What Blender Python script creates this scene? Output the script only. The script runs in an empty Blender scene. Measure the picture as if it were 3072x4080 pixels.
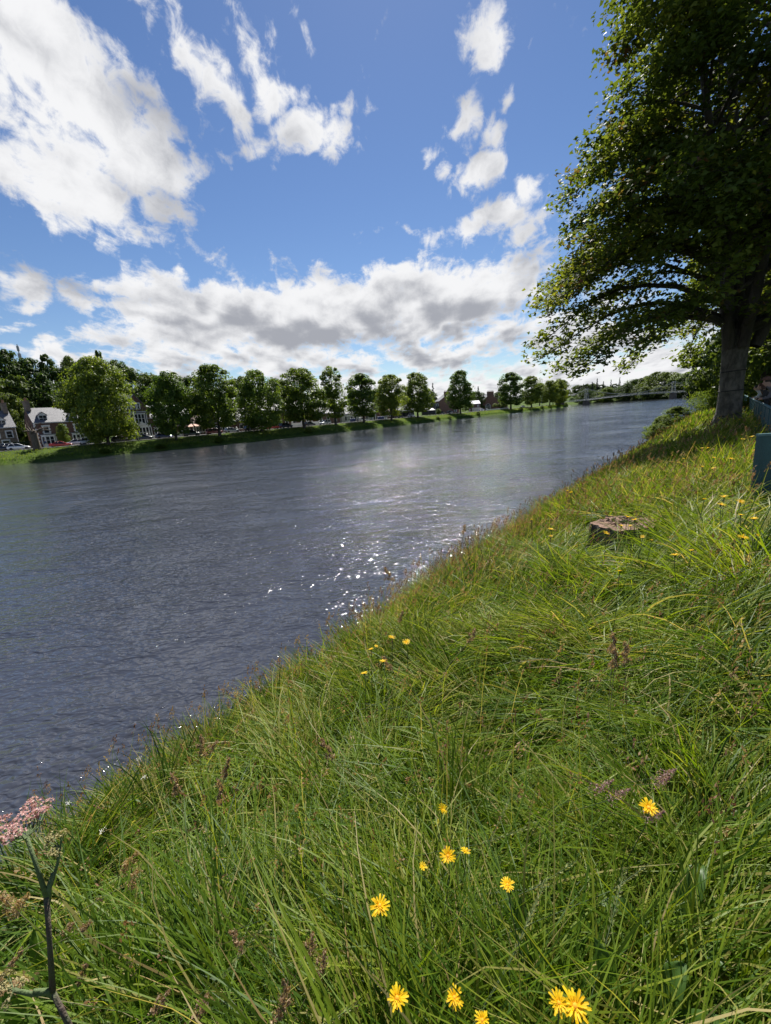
import bpy, bmesh, math, random
import numpy as np
from mathutils import Vector, Matrix
random.seed(7)
RNG = np.random.default_rng(11)
scene = bpy.context.scene
COL = scene.collection
R_ = math.radians

# ------------------------------------------------------------------ camera
CAM_H = 4.6
F_PX, IMG_W, IMG_H = 1700.0, 3072.0, 4080.0
PITCH, ROLL = R_(12.86), R_(4.1)
fw = Vector((0, math.cos(PITCH), -math.sin(PITCH)))
up0 = Vector((0, math.sin(PITCH), math.cos(PITCH)))
cr = math.cos(ROLL) * Vector((1, 0, 0)) - math.sin(ROLL) * up0
cu = math.cos(ROLL) * up0 + math.sin(ROLL) * Vector((1, 0, 0))
camd = bpy.data.cameras.new('camera')
cam = bpy.data.objects.new('camera', camd)
COL.objects.link(cam)
m3 = Matrix((cr, cu, -fw)).transposed()
cam.matrix_world = Matrix.Translation((0, 0, CAM_H)) @ m3.to_4x4()
camd.sensor_fit = 'VERTICAL'
camd.sensor_height = 36.0
camd.lens = 36.0 * F_PX / IMG_H
camd.clip_start = 0.05
camd.clip_end = 12000
scene.camera = cam

# ------------------------------------------------------------------ view, sun, sky
SUN_EL, SUN_AZ = R_(52), R_(6)          # azimuth measured from +Y towards +X
vs = scene.view_settings
vs.view_transform = 'Standard'
vs.look = 'None'
vs.gamma = 1.0
vs.use_curve_mapping = False
vs.exposure = 0.92
SKY_STRENGTH = 0.053
SUN_STRENGTH = 5.0
cy = scene.cycles
cy.max_bounces = 8
cy.diffuse_bounces = 4
cy.glossy_bounces = 3
cy.transmission_bounces = 4
cy.transparent_max_bounces = 6
cy.sample_clamp_indirect = 4.0
cy.sample_clamp_direct = 0.0
cy.use_denoising = True
cy.caustics_reflective = False
cy.caustics_refractive = False

sl = bpy.data.lights.new('sun', 'SUN')
sl.energy = SUN_STRENGTH
sl.angle = R_(0.53)
sl.color = (1.0, 0.955, 0.88)
sun = bpy.data.objects.new('sun', sl)
COL.objects.link(sun)
sd = Vector((math.sin(SUN_AZ) * math.cos(SUN_EL), math.cos(SUN_AZ) * math.cos(SUN_EL), math.sin(SUN_EL)))
sun.rotation_euler = (-sd).to_track_quat('-Z', 'Y').to_euler()
sun.location = (0, 0, 60)


def ray(x, y):
    return fw + (x - IMG_W / 2) / F_PX * cr - (y - IMG_H / 2) / F_PX * cu


def at_y(x, y, Y):                       # the point of a sight line at world depth Y
    d = ray(x, y)
    return Vector((0, 0, CAM_H)) + d * (Y / d.y)


def pix(p):
    v = Vector(p) - Vector((0, 0, CAM_H))
    z = v.dot(fw)
    return IMG_W / 2 + F_PX * v.dot(cr) / z, IMG_H / 2 - F_PX * v.dot(cu) / z


world = bpy.data.worlds.new('World')
scene.world = world
world.use_nodes = True
wt = world.node_tree
wt.nodes.clear()
WN, WL = wt.nodes, wt.links


def nd(tree, kind, **kw):
    n = tree.nodes.new(kind)
    for k, v in kw.items():
        setattr(n, k, v)
    return n


def lk(tree, a, b):
    tree.links.new(a, b)


def mth(tree, op, a, b=None, clamp=False):
    n = tree.nodes.new('ShaderNodeMath')
    n.operation = op
    n.use_clamp = clamp
    for i, v in enumerate((a, b)):
        if v is None:
            continue
        if isinstance(v, (int, float)):
            n.inputs[i].default_value = v
        else:
            tree.links.new(v, n.inputs[i])
    return n.outputs[0]


def smooth(tree, v, a, b, lo=0.0, hi=1.0):
    n = tree.nodes.new('ShaderNodeMapRange')
    n.interpolation_type = 'SMOOTHSTEP'
    tree.links.new(v, n.inputs['Value'])
    n.inputs['From Min'].default_value = a
    n.inputs['From Max'].default_value = b
    n.inputs['To Min'].default_value = lo
    n.inputs['To Max'].default_value = hi
    return n.outputs['Result']


sky = nd(wt, 'ShaderNodeTexSky', sky_type='NISHITA')
sky.sun_disc = False
sky.sun_elevation = SUN_EL
sky.sun_rotation = SUN_AZ
sky.altitude = 100
sky.air_density = 1.0
sky.dust_density = 0.1
sky.ozone_density = 2.2

# clouds: soft bodies at their bearings in the sky, broken up by noise on a flat cloud layer
tc = nd(wt, 'ShaderNodeTexCoord')
sep = nd(wt, 'ShaderNodeSeparateXYZ')
lk(wt, tc.outputs['Generated'], sep.inputs[0])
az = mth(wt, 'ARCTAN2', sep.outputs[0], sep.outputs[1])
el = mth(wt, 'ARCSINE', sep.outputs[2])
ae = nd(wt, 'ShaderNodeCombineXYZ')
lk(wt, az, ae.inputs[0])
lk(wt, el, ae.inputs[1])
zc = mth(wt, 'ADD', mth(wt, 'MAXIMUM', sep.outputs[2], 0.0), 0.16)
cl = nd(wt, 'ShaderNodeCombineXYZ')
lk(wt, mth(wt, 'DIVIDE', sep.outputs[0], zc), cl.inputs[0])
lk(wt, mth(wt, 'DIVIDE', sep.outputs[1], zc), cl.inputs[1])
# ragged wind-drawn edges: warp the bearings a little before testing the bodies
wn = nd(wt, 'ShaderNodeTexNoise', noise_dimensions='2D')
wn.inputs['Scale'].default_value = 7.0
wn.inputs['Detail'].default_value = 3.0
lk(wt, ae.outputs[0], wn.inputs['Vector'])
wv = nd(wt, 'ShaderNodeVectorMath', operation='SUBTRACT')
lk(wt, wn.outputs['Color'], wv.inputs[0])
wv.inputs[1].default_value = (0.5, 0.5, 0.5)
ws = nd(wt, 'ShaderNodeVectorMath', operation='MULTIPLY_ADD')
lk(wt, wv.outputs[0], ws.inputs[0])
ws.inputs[1].default_value = (0.16, 0.12, 0.0)
lk(wt, ae.outputs[0], ws.inputs[2])

# (picture x, y of the bearing, half-widths in picture units, tilt deg, weight)
CLOUDS = [
    (110, 170, 470, 330, 60, 1.25), (330, 480, 430, 200, 25, 1.1), (620, 620, 270, 110, 22, .95),
    (120, 620, 330, 200, 30, 1.05), (330, 830, 380, 130, 28, 1.0), (690, 830, 150, 130, -30, .6),
    (740, 170, 330, 130, 52, .72), (920, 420, 220, 100, 58, .8), (960, 70, 260, 170, 50, .66), (1210, 80, 130, 110, 55, .55), (560, 330, 170, 70, 45, .5),
    (1110, 350, 130, 150, 15, .95), (1240, 540, 140, 110, 5, 1.0), (1050, 610, 110, 90, 0, .8), (1300, 420, 80, 80, 0, .62),
    (1450, 440, 60, 60, 0, .6),
    (1940, 110, 130, 140, -30, .85), (2020, 390, 55, 45, 0, .75), (1700, 620, 65, 55, 0, .75), (1770, 670, 45, 40, 0, .6),
    (1840, 510, 70, 90, -25, .75), (1960, 530, 90, 80, 20, .75), (1940, 690, 140, 85, -10, .95), (2090, 750, 90, 60, 0, .75),
    (1620, 950, 170, 45, 8, .8), (1930, 900, 240, 62, -12, .9),
    (700, 1100, 110, 95, -35, .72), (330, 1250, 150, 52, 8, .8), (50, 1180, 160, 60, 5, .85), (20, 1300, 80, 34, 5, .7), (385, 1150, 60, 35, 5, .6),
    (820, 1290, 430, 190, -3, 1.25), (1250, 1270, 480, 180, -3, 1.35), (1750, 1210, 460, 190, -8, 1.3), (1730, 1060, 240, 90, -6, .9),
    (2080, 1130, 180, 90, -8, .8), (180, 1410, 360, 55, -3, .9),
    (1100, 1440, 640, 90, -3, .95), (1750, 1400, 620, 80, -4, .95), (2300, 1370, 480, 110, -4, .9), (2500, 1180, 300, 90, -8, .6),
]


def bearing(x, y):
    d = ray(x, y).normalized()
    return math.atan2(d.x, d.y), math.asin(d.z)


field = None
for (x, y, rx, ry, tilt, w) in CLOUDS:
    a0, e0 = bearing(x, y)
    ax, ex = bearing(x + 10, y)
    ay, ey = bearing(x, y + 10)
    kx = math.hypot(ax - a0, ex - e0) / 10
    ky = math.hypot(ay - a0, ey - e0) / 10
    mp = nd(wt, 'ShaderNodeMapping', vector_type='TEXTURE')
    mp.inputs['Location'].default_value = (a0, e0, 0)
    mp.inputs['Rotation'].default_value = (0, 0, R_(-tilt) + math.atan2(ex - e0, ax - a0))
    mp.inputs['Scale'].default_value = (rx * kx, ry * ky, 1)
    lk(wt, ws.outputs[0], mp.inputs['Vector'])
    ln = nd(wt, 'ShaderNodeVectorMath', operation='DOT_PRODUCT')
    lk(wt, mp.outputs[0], ln.inputs[0])
    lk(wt, mp.outputs[0], ln.inputs[1])
    g = mth(wt, 'MULTIPLY', mth(wt, 'POWER', 0.42, ln.outputs['Value']), w)
    field = g if field is None else mth(wt, 'MAXIMUM', field, g)
# the same broken sky goes on all round: large noise stands in outside the bodies above
behind = nd(wt, 'ShaderNodeTexNoise', noise_dimensions='2D')
behind.inputs['Scale'].default_value = 0.55
behind.inputs['Detail'].default_value = 2.0
lk(wt, cl.outputs[0], behind.inputs['Vector'])
away = smooth(wt, mth(wt, 'ABSOLUTE', az), 0.95, 1.25)
field = mth(wt, 'MAXIMUM', field, mth(wt, 'MULTIPLY', smooth(wt, behind.outputs['Fac'], .42, .72, 0, 1.1), away))


# long low banks of cloud towards the horizon, all the way round
low = mth(wt, 'MULTIPLY', smooth(wt, el, .02, .17, 1, 0), smooth(wt, behind.outputs['Fac'], .30, .55, .85, 1.2))
field = mth(wt, 'MAXIMUM', field, low)


def cloud_noise(off, detail):
    t = nd(wt, 'ShaderNodeMapping')
    t.inputs['Rotation'].default_value = (0, 0, R_(28))
    t.inputs['Location'].default_value = off
    t.inputs['Scale'].default_value = (1.0, 0.62, 1)
    lk(wt, cl.outputs[0], t.inputs['Vector'])
    n = nd(wt, 'ShaderNodeTexNoise', noise_dimensions='2D')
    n.inputs['Scale'].default_value = 3.1
    n.inputs['Detail'].default_value = detail
    n.inputs['Roughness'].default_value = 0.66
    n.inputs['Distortion'].default_value = 0.12
    lk(wt, t.outputs[0], n.inputs['Vector'])
    return n.outputs['Fac']


n1a = cloud_noise((3.1, 1.7, 0), 8)
n3 = nd(wt, 'ShaderNodeTexNoise', noise_dimensions='2D')
n3.inputs['Scale'].default_value = 26.0
n3.inputs['Detail'].default_value = 6.0
n3.inputs['Roughness'].default_value = 0.62
n3.inputs['Distortion'].default_value = 0.4
lk(wt, ae.outputs[0], n3.inputs['Vector'])
n1 = mth(wt, 'ADD', mth(wt, 'MULTIPLY', n1a, .68), mth(wt, 'MULTIPLY', n3.outputs['Fac'], .32))
n2 = cloud_noise((3.1, 1.7 - 0.11, 0), 2.2)
dens = mth(wt, 'ADD', field, mth(wt, 'MULTIPLY', mth(wt, 'SUBTRACT', n1, 0.5), 3.2))
alpha = smooth(wt, dens, 0.34, 0.86)
# grey undersides of the thicker bodies
under = None
for (x, y, rx, ry, tilt, w) in [(900, 1320, 340, 80, -3, .8), (1330, 1350, 420, 75, -3, .9), (1780, 1265, 330, 75, -6, .8), (1690, 1370, 300, 50, -4, .7), (2100, 1400, 500, 60, -4, .5), (1000, 1450, 500, 40, -3, .5),
                                (70, 120, 260, 170, 30, .55), (250, 620, 300, 90, 25, .35), (1250, 590, 90, 60, 0, .4), (200, 1430, 300, 40, -3, .5)]:
    a0, e0 = bearing(x, y)
    ax, ex = bearing(x + 10, y)
    ay, ey = bearing(x, y + 10)
    mp = nd(wt, 'ShaderNodeMapping', vector_type='TEXTURE')
    mp.inputs['Location'].default_value = (a0, e0, 0)
    mp.inputs['Rotation'].default_value = (0, 0, R_(-tilt) + math.atan2(ex - e0, ax - a0))
    mp.inputs['Scale'].default_value = (rx * math.hypot(ax - a0, ex - e0) / 10, ry * math.hypot(ay - a0, ey - e0) / 10, 1)
    lk(wt, ws.outputs[0], mp.inputs['Vector'])
    ln = nd(wt, 'ShaderNodeVectorMath', operation='DOT_PRODUCT')
    lk(wt, mp.outputs[0], ln.inputs[0])
    lk(wt, mp.outputs[0], ln.inputs[1])
    g = mth(wt, 'MULTIPLY', mth(wt, 'POWER', 0.4, ln.outputs['Value']), w)
    under = g if under is None else mth(wt, 'MAXIMUM', under, g)
under = mth(wt, 'MAXIMUM', under, mth(wt, 'ADD', mth(wt, 'MULTIPLY', away, .15), .2))
soft = mth(wt, 'ADD', mth(wt, 'MULTIPLY', mth(wt, 'SUBTRACT', n2, .5), 1.7), mth(wt, 'MULTIPLY', mth(wt, 'SUBTRACT', n1, .5), 1.6))
shade = smooth(wt, mth(wt, 'ADD', under, soft), .05, 1.0)
ccol = nd(wt, 'ShaderNodeMix', data_type='RGBA')
lk(wt, shade, ccol.inputs['Factor'])
CLOUD_LIT = (0.485, 0.487, 0.495, 1)
CLOUD_GREY = (0.205, 0.213, 0.238, 1)
ccol.inputs[6].default_value = CLOUD_LIT
ccol.inputs[7].default_value = CLOUD_GREY
skys = nd(wt, 'ShaderNodeVectorMath', operation='MULTIPLY')
hsv = nd(wt, 'ShaderNodeHueSaturation')
hsv.inputs['Saturation'].default_value = 1.15
hsv.inputs['Hue'].default_value = 0.507
lk(wt, sky.outputs[0], hsv.inputs['Color'])
lk(wt, hsv.outputs[0], skys.inputs[0])
skys.inputs[1].default_value = (SKY_STRENGTH, SKY_STRENGTH, SKY_STRENGTH)
mixs = nd(wt, 'ShaderNodeMix', data_type='RGBA')
lk(wt, alpha, mixs.inputs['Factor'])
lk(wt, skys.outputs[0], mixs.inputs[6])
lk(wt, ccol.outputs[2], mixs.inputs[7])
bg = nd(wt, 'ShaderNodeBackground')
bg.inputs['Strength'].default_value = 1.0
lk(wt, mixs.outputs[2], bg.inputs['Color'])
wo = nd(wt, 'ShaderNodeOutputWorld')
lk(wt, bg.outputs[0], wo.inputs['Surface'])
world.cycles.sampling_method = 'MANUAL'
world.cycles.sample_map_resolution = 512

# ------------------------------------------------------------------ helpers


def tag(o, label=None, cat=None, group=None, kind=None):
    if label:
        o['label'] = label
    if cat:
        o['category'] = cat
    if group:
        o['group'] = group
    if kind:
        o['kind'] = kind
    return o


def empty(name, loc=(0, 0, 0), rz=0.0, sc=1.0):
    o = bpy.data.objects.new(name, None)
    COL.objects.link(o)
    o.location = loc
    o.rotation_euler = (0, 0, rz)
    o.scale = (sc, sc, sc) if not isinstance(sc, tuple) else sc
    o.empty_display_size = 0.2
    return o


def link(name, me, parent=None):
    o = bpy.data.objects.new(name, me)
    COL.objects.link(o)
    if parent is not None:
        o.parent = parent
    return o


def copy_tree(o, parent=None):
    c = o.copy()
    COL.objects.link(c)
    c.parent = parent
    for ch in o.children:
        copy_tree(ch, c)
    return c


def fast_mesh(name, V, faces, mats=(), attr=None, smooth_=False, matidx=None):
    """V (N,3); faces: list of (M,k) int arrays; attr: dict of per-vertex floats"""
    me = bpy.data.meshes.new(name)
    V = np.ascontiguousarray(V, dtype=np.float32)
    me.vertices.add(len(V))
    me.vertices.foreach_set('co', V.ravel())
    flat = np.concatenate([f.ravel() for f in faces]).astype(np.int32)
    tot = np.concatenate([np.full(len(f), f.shape[1], dtype=np.int32) for f in faces])
    st = np.concatenate([[0], np.cumsum(tot)[:-1]]).astype(np.int32)
    me.loops.add(len(flat))
    me.loops.foreach_set('vertex_index', flat)
    me.polygons.add(len(tot))
    me.polygons.foreach_set('loop_start', st)
    me.polygons.foreach_set('loop_total', tot)
    if smooth_:
        me.polygons.foreach_set('use_smooth', np.ones(len(tot), dtype=bool))
    if matidx is not None:
        me.polygons.foreach_set('material_index', np.asarray(matidx, dtype=np.int32))
    me.update(calc_edges=True)
    for k, v in (attr or {}).items():
        a = me.attributes.new(k, 'FLOAT', 'POINT')
        a.data.foreach_set('value', np.asarray(v, dtype=np.float32))
    for m in mats:
        me.materials.append(m)
    return me


class MB:
    """collects boxes, prisms, tubes and lathes; build() links them as one mesh object"""

    def __init__(self):
        self.v, self.f, self.m = [], [], []

    def add(self, vs_, fs_, mi=0):
        b = len(self.v)
        self.v += [tuple(p) for p in vs_]
        self.f += [tuple(i + b for i in f) for f in fs_]
        self.m += [mi] * len(fs_)
        return self

    def box(self, x0, x1, y0, y1, z0, z1, mi=0):
        return self.add([(x0, y0, z0), (x1, y0, z0), (x1, y1, z0), (x0, y1, z0), (x0, y0, z1), (x1, y0, z1), (x1, y1, z1), (x0, y1, z1)],
                        [(0, 3, 2, 1), (4, 5, 6, 7), (0, 1, 5, 4), (1, 2, 6, 5), (2, 3, 7, 6), (3, 0, 4, 7)], mi)

    def prism(self, pts, y0, y1, mi=0):
        """polygon in x,z swept along y"""
        n = len(pts)
        vs_ = [(p[0], y0, p[1]) for p in pts] + [(p[0], y1, p[1]) for p in pts]
        fs_ = [tuple(range(n)), tuple(range(2 * n - 1, n - 1, -1))]
        fs_ += [(i, n + i, n + (i + 1) % n, (i + 1) % n) for i in range(n)]
        return self.add(vs_, fs_, mi)

    def tube(self, path, radii, n=8, cap=True, mi=0, squash=1.0):
        path = [Vector(p) for p in path]
        if not isinstance(radii, (list, tuple)):
            radii = [radii] * len(path)
        rings = []
        prev = None
        for i, p in enumerate(path):
            t = (path[min(i + 1, len(path) - 1)] - path[max(i - 1, 0)])
            t = t.normalized() if t.length > 1e-9 else Vector((0, 0, 1))
            if prev is None:
                a = t.orthogonal().normalized()
            else:
                a = prev - t * prev.dot(t)
                a = a.normalized() if a.length > 1e-6 else t.orthogonal().normalized()
            prev = a
            b = t.cross(a)
            rings.append([p + (a * math.cos(2 * math.pi * k / n) + b * math.sin(2 * math.pi * k / n) * squash) * radii[i] for k in range(n)])
        vs_ = [q for r in rings for q in r]
        fs_ = []
        for i in range(len(rings) - 1):
            for k in range(n):
                fs_.append((i * n + k, i * n + (k + 1) % n, (i + 1) * n + (k + 1) % n, (i + 1) * n + k))
        if cap:
            fs_.append(tuple(range(n - 1, -1, -1)))
            e = (len(rings) - 1) * n
            fs_.append(tuple(range(e, e + n)))
        return self.add(vs_, fs_, mi)

    def lathe(self, prof, n=12, c=(0, 0, 0), mi=0):
        """prof: (radius, z)"""
        vs_, fs_ = [], []
        for r, z in prof:
            for k in range(n):
                a = 2 * math.pi * k / n
                vs_.append((c[0] + r * math.cos(a), c[1] + r * math.sin(a), c[2] + z))
        for i in range(len(prof) - 1):
            for k in range(n):
                fs_.append((i * n + k, i * n + (k + 1) % n, (i + 1) * n + (k + 1) % n, (i + 1) * n + k))
        fs_.append(tuple(range(n - 1, -1, -1)))
        e = (len(prof) - 1) * n
        fs_.append(tuple(range(e, e + n)))
        return self.add(vs_, fs_, mi)

    def mesh(self, name, mats, smooth_=False):
        me = bpy.data.meshes.new(name)
        me.from_pydata(self.v, [], self.f)
        for m in (mats if isinstance(mats, (list, tuple)) else [mats]):
            me.materials.append(m)
        me.polygons.foreach_set('material_index', self.m)
        if smooth_:
            me.polygons.foreach_set('use_smooth', [True] * len(self.f))
        me.update()
        return me

    def build(self, name, mats, parent=None, smooth_=False):
        return link(name, self.mesh(name, mats, smooth_), parent)


# ------------------------------------------------------------------ materials
MATS = {}


def base_mat(name):
    m = bpy.data.materials.new(name)
    m.use_nodes = True
    MATS[name] = m
    return m, m.node_tree, m.node_tree.nodes['Principled BSDF']


def pm(name, c1, c2=None, scale=6.0, rough=0.8, bump=0.0, bscale=None, metal=0.0, coat=0.0, detail=4.0, coords='Object', stretch=(1, 1, 1)):
    """plain procedural material: two tones mixed by noise, optional relief"""
    m, t, b = base_mat(name)
    c2 = c2 or tuple(x * 0.75 for x in c1)
    co = nd(t, 'ShaderNodeTexCoord')
    mp = nd(t, 'ShaderNodeMapping')
    mp.inputs['Scale'].default_value = stretch
    lk(t, co.outputs[coords], mp.inputs['Vector'])
    n = nd(t, 'ShaderNodeTexNoise')
    n.inputs['Scale'].default_value = scale
    n.inputs['Detail'].default_value = detail
    n.inputs['Roughness'].default_value = 0.6
    lk(t, mp.outputs[0], n.inputs['Vector'])
    mx = nd(t, 'ShaderNodeMix', data_type='RGBA')
    lk(t, smooth(t, n.outputs['Fac'], .3, .7), mx.inputs['Factor'])
    mx.inputs[6].default_value = (*c1, 1)
    mx.inputs[7].default_value = (*c2, 1)
    lk(t, mx.outputs[2], b.inputs['Base Color'])
    b.inputs['Roughness'].default_value = rough
    b.inputs['Metallic'].default_value = metal
    b.inputs['Coat Weight'].default_value = coat
    if bump:
        n2_ = nd(t, 'ShaderNodeTexNoise')
        n2_.inputs['Scale'].default_value = bscale or scale * 3
        n2_.inputs['Detail'].default_value = 5
        lk(t, mp.outputs[0], n2_.inputs['Vector'])
        bp = nd(t, 'ShaderNodeBump')
        bp.inputs['Strength'].default_value = bump
        bp.inputs['Distance'].default_value = 0.05
        lk(t, n2_.outputs['Fac'], bp.inputs['Height'])
        lk(t, bp.outputs[0], b.inputs['Normal'])
    return m


def leaf_mat(name, stops, trans=0.45, rough=0.45, attr='tone', spec=0.35, objvar=0.0, sat=1.0):
    """foliage: colour picked per leaf from a ramp, part of the light passes through"""
    m, t, b = base_mat(name)
    a = nd(t, 'ShaderNodeAttribute', attribute_name=attr)
    ramp = nd(t, 'ShaderNodeValToRGB')
    e = ramp.color_ramp.elements
    while len(e) < len(stops):
        e.new(0.5)
    for i, (p, c) in enumerate(stops):
        e[i].position = p
        e[i].color = (*c, 1)
    lk(t, a.outputs['Fac'], ramp.inputs['Fac'])
    col = ramp.outputs['Color']
    if objvar:
        oi = nd(t, 'ShaderNodeObjectInfo')
        hs = nd(t, 'ShaderNodeHueSaturation')
        lk(t, col, hs.inputs['Color'])
        mr = nd(t, 'ShaderNodeMapRange')
        lk(t, oi.outputs['Random'], mr.inputs['Value'])
        mr.inputs['To Min'].default_value = 1 - objvar
        mr.inputs['To Max'].default_value = 1 + objvar
        lk(t, mr.outputs[0], hs.inputs['Value'])
        mh = nd(t, 'ShaderNodeMapRange')
        lk(t, oi.outputs['Random'], mh.inputs['Value'])
        mh.inputs['To Min'].default_value = 0.515
        mh.inputs['To Max'].default_value = 0.48
        lk(t, mh.outputs[0], hs.inputs['Hue'])
        col = hs.outputs['Color']
    lk(t, col, b.inputs['Base Color'])
    b.inputs['Roughness'].default_value = rough
    b.inputs['Specular IOR Level'].default_value = spec
    tr = nd(t, 'ShaderNodeBsdfTranslucent')
    g = nd(t, 'ShaderNodeMix', data_type='RGBA', blend_type='MULTIPLY')
    g.inputs['Factor'].default_value = 1.0
    lk(t, col, g.inputs[6])
    g.inputs[7].default_value = (1.6, 1.5, 0.7, 1)
    lk(t, g.outputs[2], tr.inputs['Color'])
    mx = nd(t, 'ShaderNodeMixShader')
    mx.inputs['Fac'].default_value = trans
    lk(t, b.outputs[0], mx.inputs[1])
    lk(t, tr.outputs[0], mx.inputs[2])
    lk(t, mx.outputs[0], t.nodes['Material Output'].inputs['Surface'])
    return m
# ------------------------------------------------------------------ terrain
TD = np.array([0.63, 0.776])             # the river's direction beside the camera
TD = TD / np.linalg.norm(TD)
ND = np.array([-TD[1], TD[0]])           # towards the water


def sd_pt(s, d):
    return TD * s + ND * d


FAR = np.array([(-420, -70), (-200, 38), (-140, 62), (-105, 75), (-77, 86), (-57, 97), (-29, 120), (4, 162), (40, 210), (100, 283), (150, 350),
                (176, 400), (182, 450), (160, 540), (60, 700), (-250, 1000)], float)
NEAR = np.array([tuple(sd_pt(-320, 5.35)), tuple(sd_pt(-1.5, 5.35)), tuple(sd_pt(5.5, 6)), tuple(sd_pt(330, 6)), (256, 330), (300, 405), (310, 460), (295, 540), (240, 640),
                 (120, 800), (-120, 1120)], float)


def chaikin(P, n=2):
    for _ in range(n):
        Q = [P[0]]
        for a, b in zip(P[:-1], P[1:]):
            Q += [a * .75 + b * .25, a * .25 + b * .75]
        Q.append(P[-1])
        P = np.array(Q)
    return P


FAR = chaikin(FAR)
NEAR = chaikin(NEAR)


def signed(P, x, y):
    """distance to polyline P, positive on its left side"""
    best = np.full(x.shape, 1e9)
    sg = np.ones(x.shape)
    for a, b in zip(P[:-1], P[1:]):
        ex, ey = b - a
        L2 = ex * ex + ey * ey
        t = np.clip(((x - a[0]) * ex + (y - a[1]) * ey) / L2, 0, 1)
        dx, dy = x - (a[0] + t * ex), y - (a[1] + t * ey)
        d2 = dx * dx + dy * dy
        cr_ = ex * (y - a[1]) - ey * (x - a[0])
        k = d2 < best
        best = np.where(k, d2, best)
        sg = np.where(k, np.sign(cr_), sg)
    return np.sqrt(best) * np.where(sg == 0, 1, sg)


def vnoise(x, y, seed=0):
    r = np.random.default_rng(seed)
    o = np.zeros_like(x, dtype=float)
    for k in range(6):
        a, p, f = r.uniform(0, 6.28), r.uniform(0, 6.28), r.uniform(.6, 1.7)
        o += np.sin((x * math.cos(a) + y * math.sin(a)) * f + p)
    return o / 6


def sstep(v, a, b):
    t = np.clip((v - a) / (b - a), 0, 1)
    return t * t * (3 - 2 * t)


NX, NZ = [-50, 0, .3, 3.0, 6.0, 7.0, 40, 400], [-1.2, 0, .28, 2.2, 3.06, 3.08, 3.1, 12.0]
FX, FZ = [-50, 0, .35, 1.6, 8.0, 9.0, 10, 400], [-1.2, 0, .55, .95, 2.3, 2.48, 2.5, 2.6]


def height(x, y):
    x = np.asarray(x, float)
    y = np.asarray(y, float)
    df = signed(FAR, x, y)
    dn = -signed(NEAR, x, y)
    zn = sum(np.interp(dn + o, NX, NZ) for o in (-.4, -.2, 0, .2, .4)) / 5
    zn = zn + .08 * vnoise(x * 1.9, y * 1.9, 3) * sstep(dn, .5, 2) * sstep(60 - dn, 0, 20) + .03 * vnoise(x * 5, y * 5, 4) * sstep(dn, .5, 2) * sstep(12 - dn, 0, 4)
    zn = np.where(dn > 6.75, np.minimum(zn, 3.085 + np.maximum(dn - 12, 0) * .02), zn)
    zf = np.interp(df, FX, FZ) + .12 * vnoise(x * .5, y * .5, 5) * sstep(df, .3, 2) * sstep(8.5 - df, 0, 2)
    s = x * TD[0] + y * TD[1]
    hill = (15 * sstep(140 - s, 0, 150) + 3.5 * sstep(420 - s, 0, 250)) * sstep(df, 44, 100)
    zf = zf + hill
    z = np.where(dn > 0, zn, np.where(df > 0, zf, np.maximum(-1.2, -.5 * np.minimum(-dn, -df))))
    r = np.hypot(x, y)
    z = z + sstep(r, 700, 2600) * (16 + 10 * vnoise(x * .0035, y * .0035, 8)) * ((dn > 0) | (df > 0))
    return z


def hz(x, y):
    return float(height(np.array([x]), np.array([y]))[0])


def build_ground():
    ang = np.concatenate([np.arange(-52, 52, .45), np.arange(52, 308, 4.0)]) * math.pi / 180
    rad = np.concatenate([[0.0], .3 * (4500 / .3) ** (np.arange(320) / 319)])
    A, Rr = np.meshgrid(ang, rad)
    x, y = Rr * np.sin(A), Rr * np.cos(A)
    z = height(x, y)
    V = np.stack([x, y, z], -1).reshape(-1, 3)
    nr, na = x.shape
    i, j = np.meshgrid(np.arange(nr - 1), np.arange(na), indexing='ij')
    a, b = i * na + j, i * na + (j + 1) % na
    Fq = np.stack([a, a + na, b + na, b], -1).reshape(-1, 4)
    m, t, bs = base_mat('ground_turf')
    geo = nd(t, 'ShaderNodeNewGeometry')
    n1_ = nd(t, 'ShaderNodeTexNoise')
    n1_.inputs['Scale'].default_value = .55
    n1_.inputs['Detail'].default_value = 8
    n2_ = nd(t, 'ShaderNodeTexNoise')
    n2_.inputs['Scale'].default_value = 9
    n2_.inputs['Detail'].default_value = 6
    for n in (n1_, n2_):
        lk(t, geo.outputs['Position'], n.inputs['Vector'])
    r = nd(t, 'ShaderNodeValToRGB')
    e = r.color_ramp.elements
    e[0].position, e[0].color = .32, (.022, .024, .010, 1)
    e[1].position, e[1].color = .70, (.075, .11, .016, 1)
    q = e.new(.5)
    q.color = (.055, .088, .014, 1)
    lk(t, mth(t, 'ADD', mth(t, 'MULTIPLY', n1_.outputs['Fac'], .5), mth(t, 'MULTIPLY', n2_.outputs['Fac'], .5)), r.inputs['Fac'])
    lk(t, r.outputs[0], bs.inputs['Base Color'])
    bs.inputs['Roughness'].default_value = 1.0
    bs.inputs['Specular IOR Level'].default_value = .1
    bp = nd(t, 'ShaderNodeBump')
    bp.inputs['Strength'].default_value = .7
    bp.inputs['Distance'].default_value = .12
    lk(t, n2_.outputs['Fac'], bp.inputs['Height'])
    lk(t, bp.outputs[0], bs.inputs['Normal'])
    o = link('ground', fast_mesh('ground', V, [Fq], [m], smooth_=True))
    tag(o, 'grassy ground of both river banks and the land beyond', 'ground', kind='structure')


build_ground()


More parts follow.
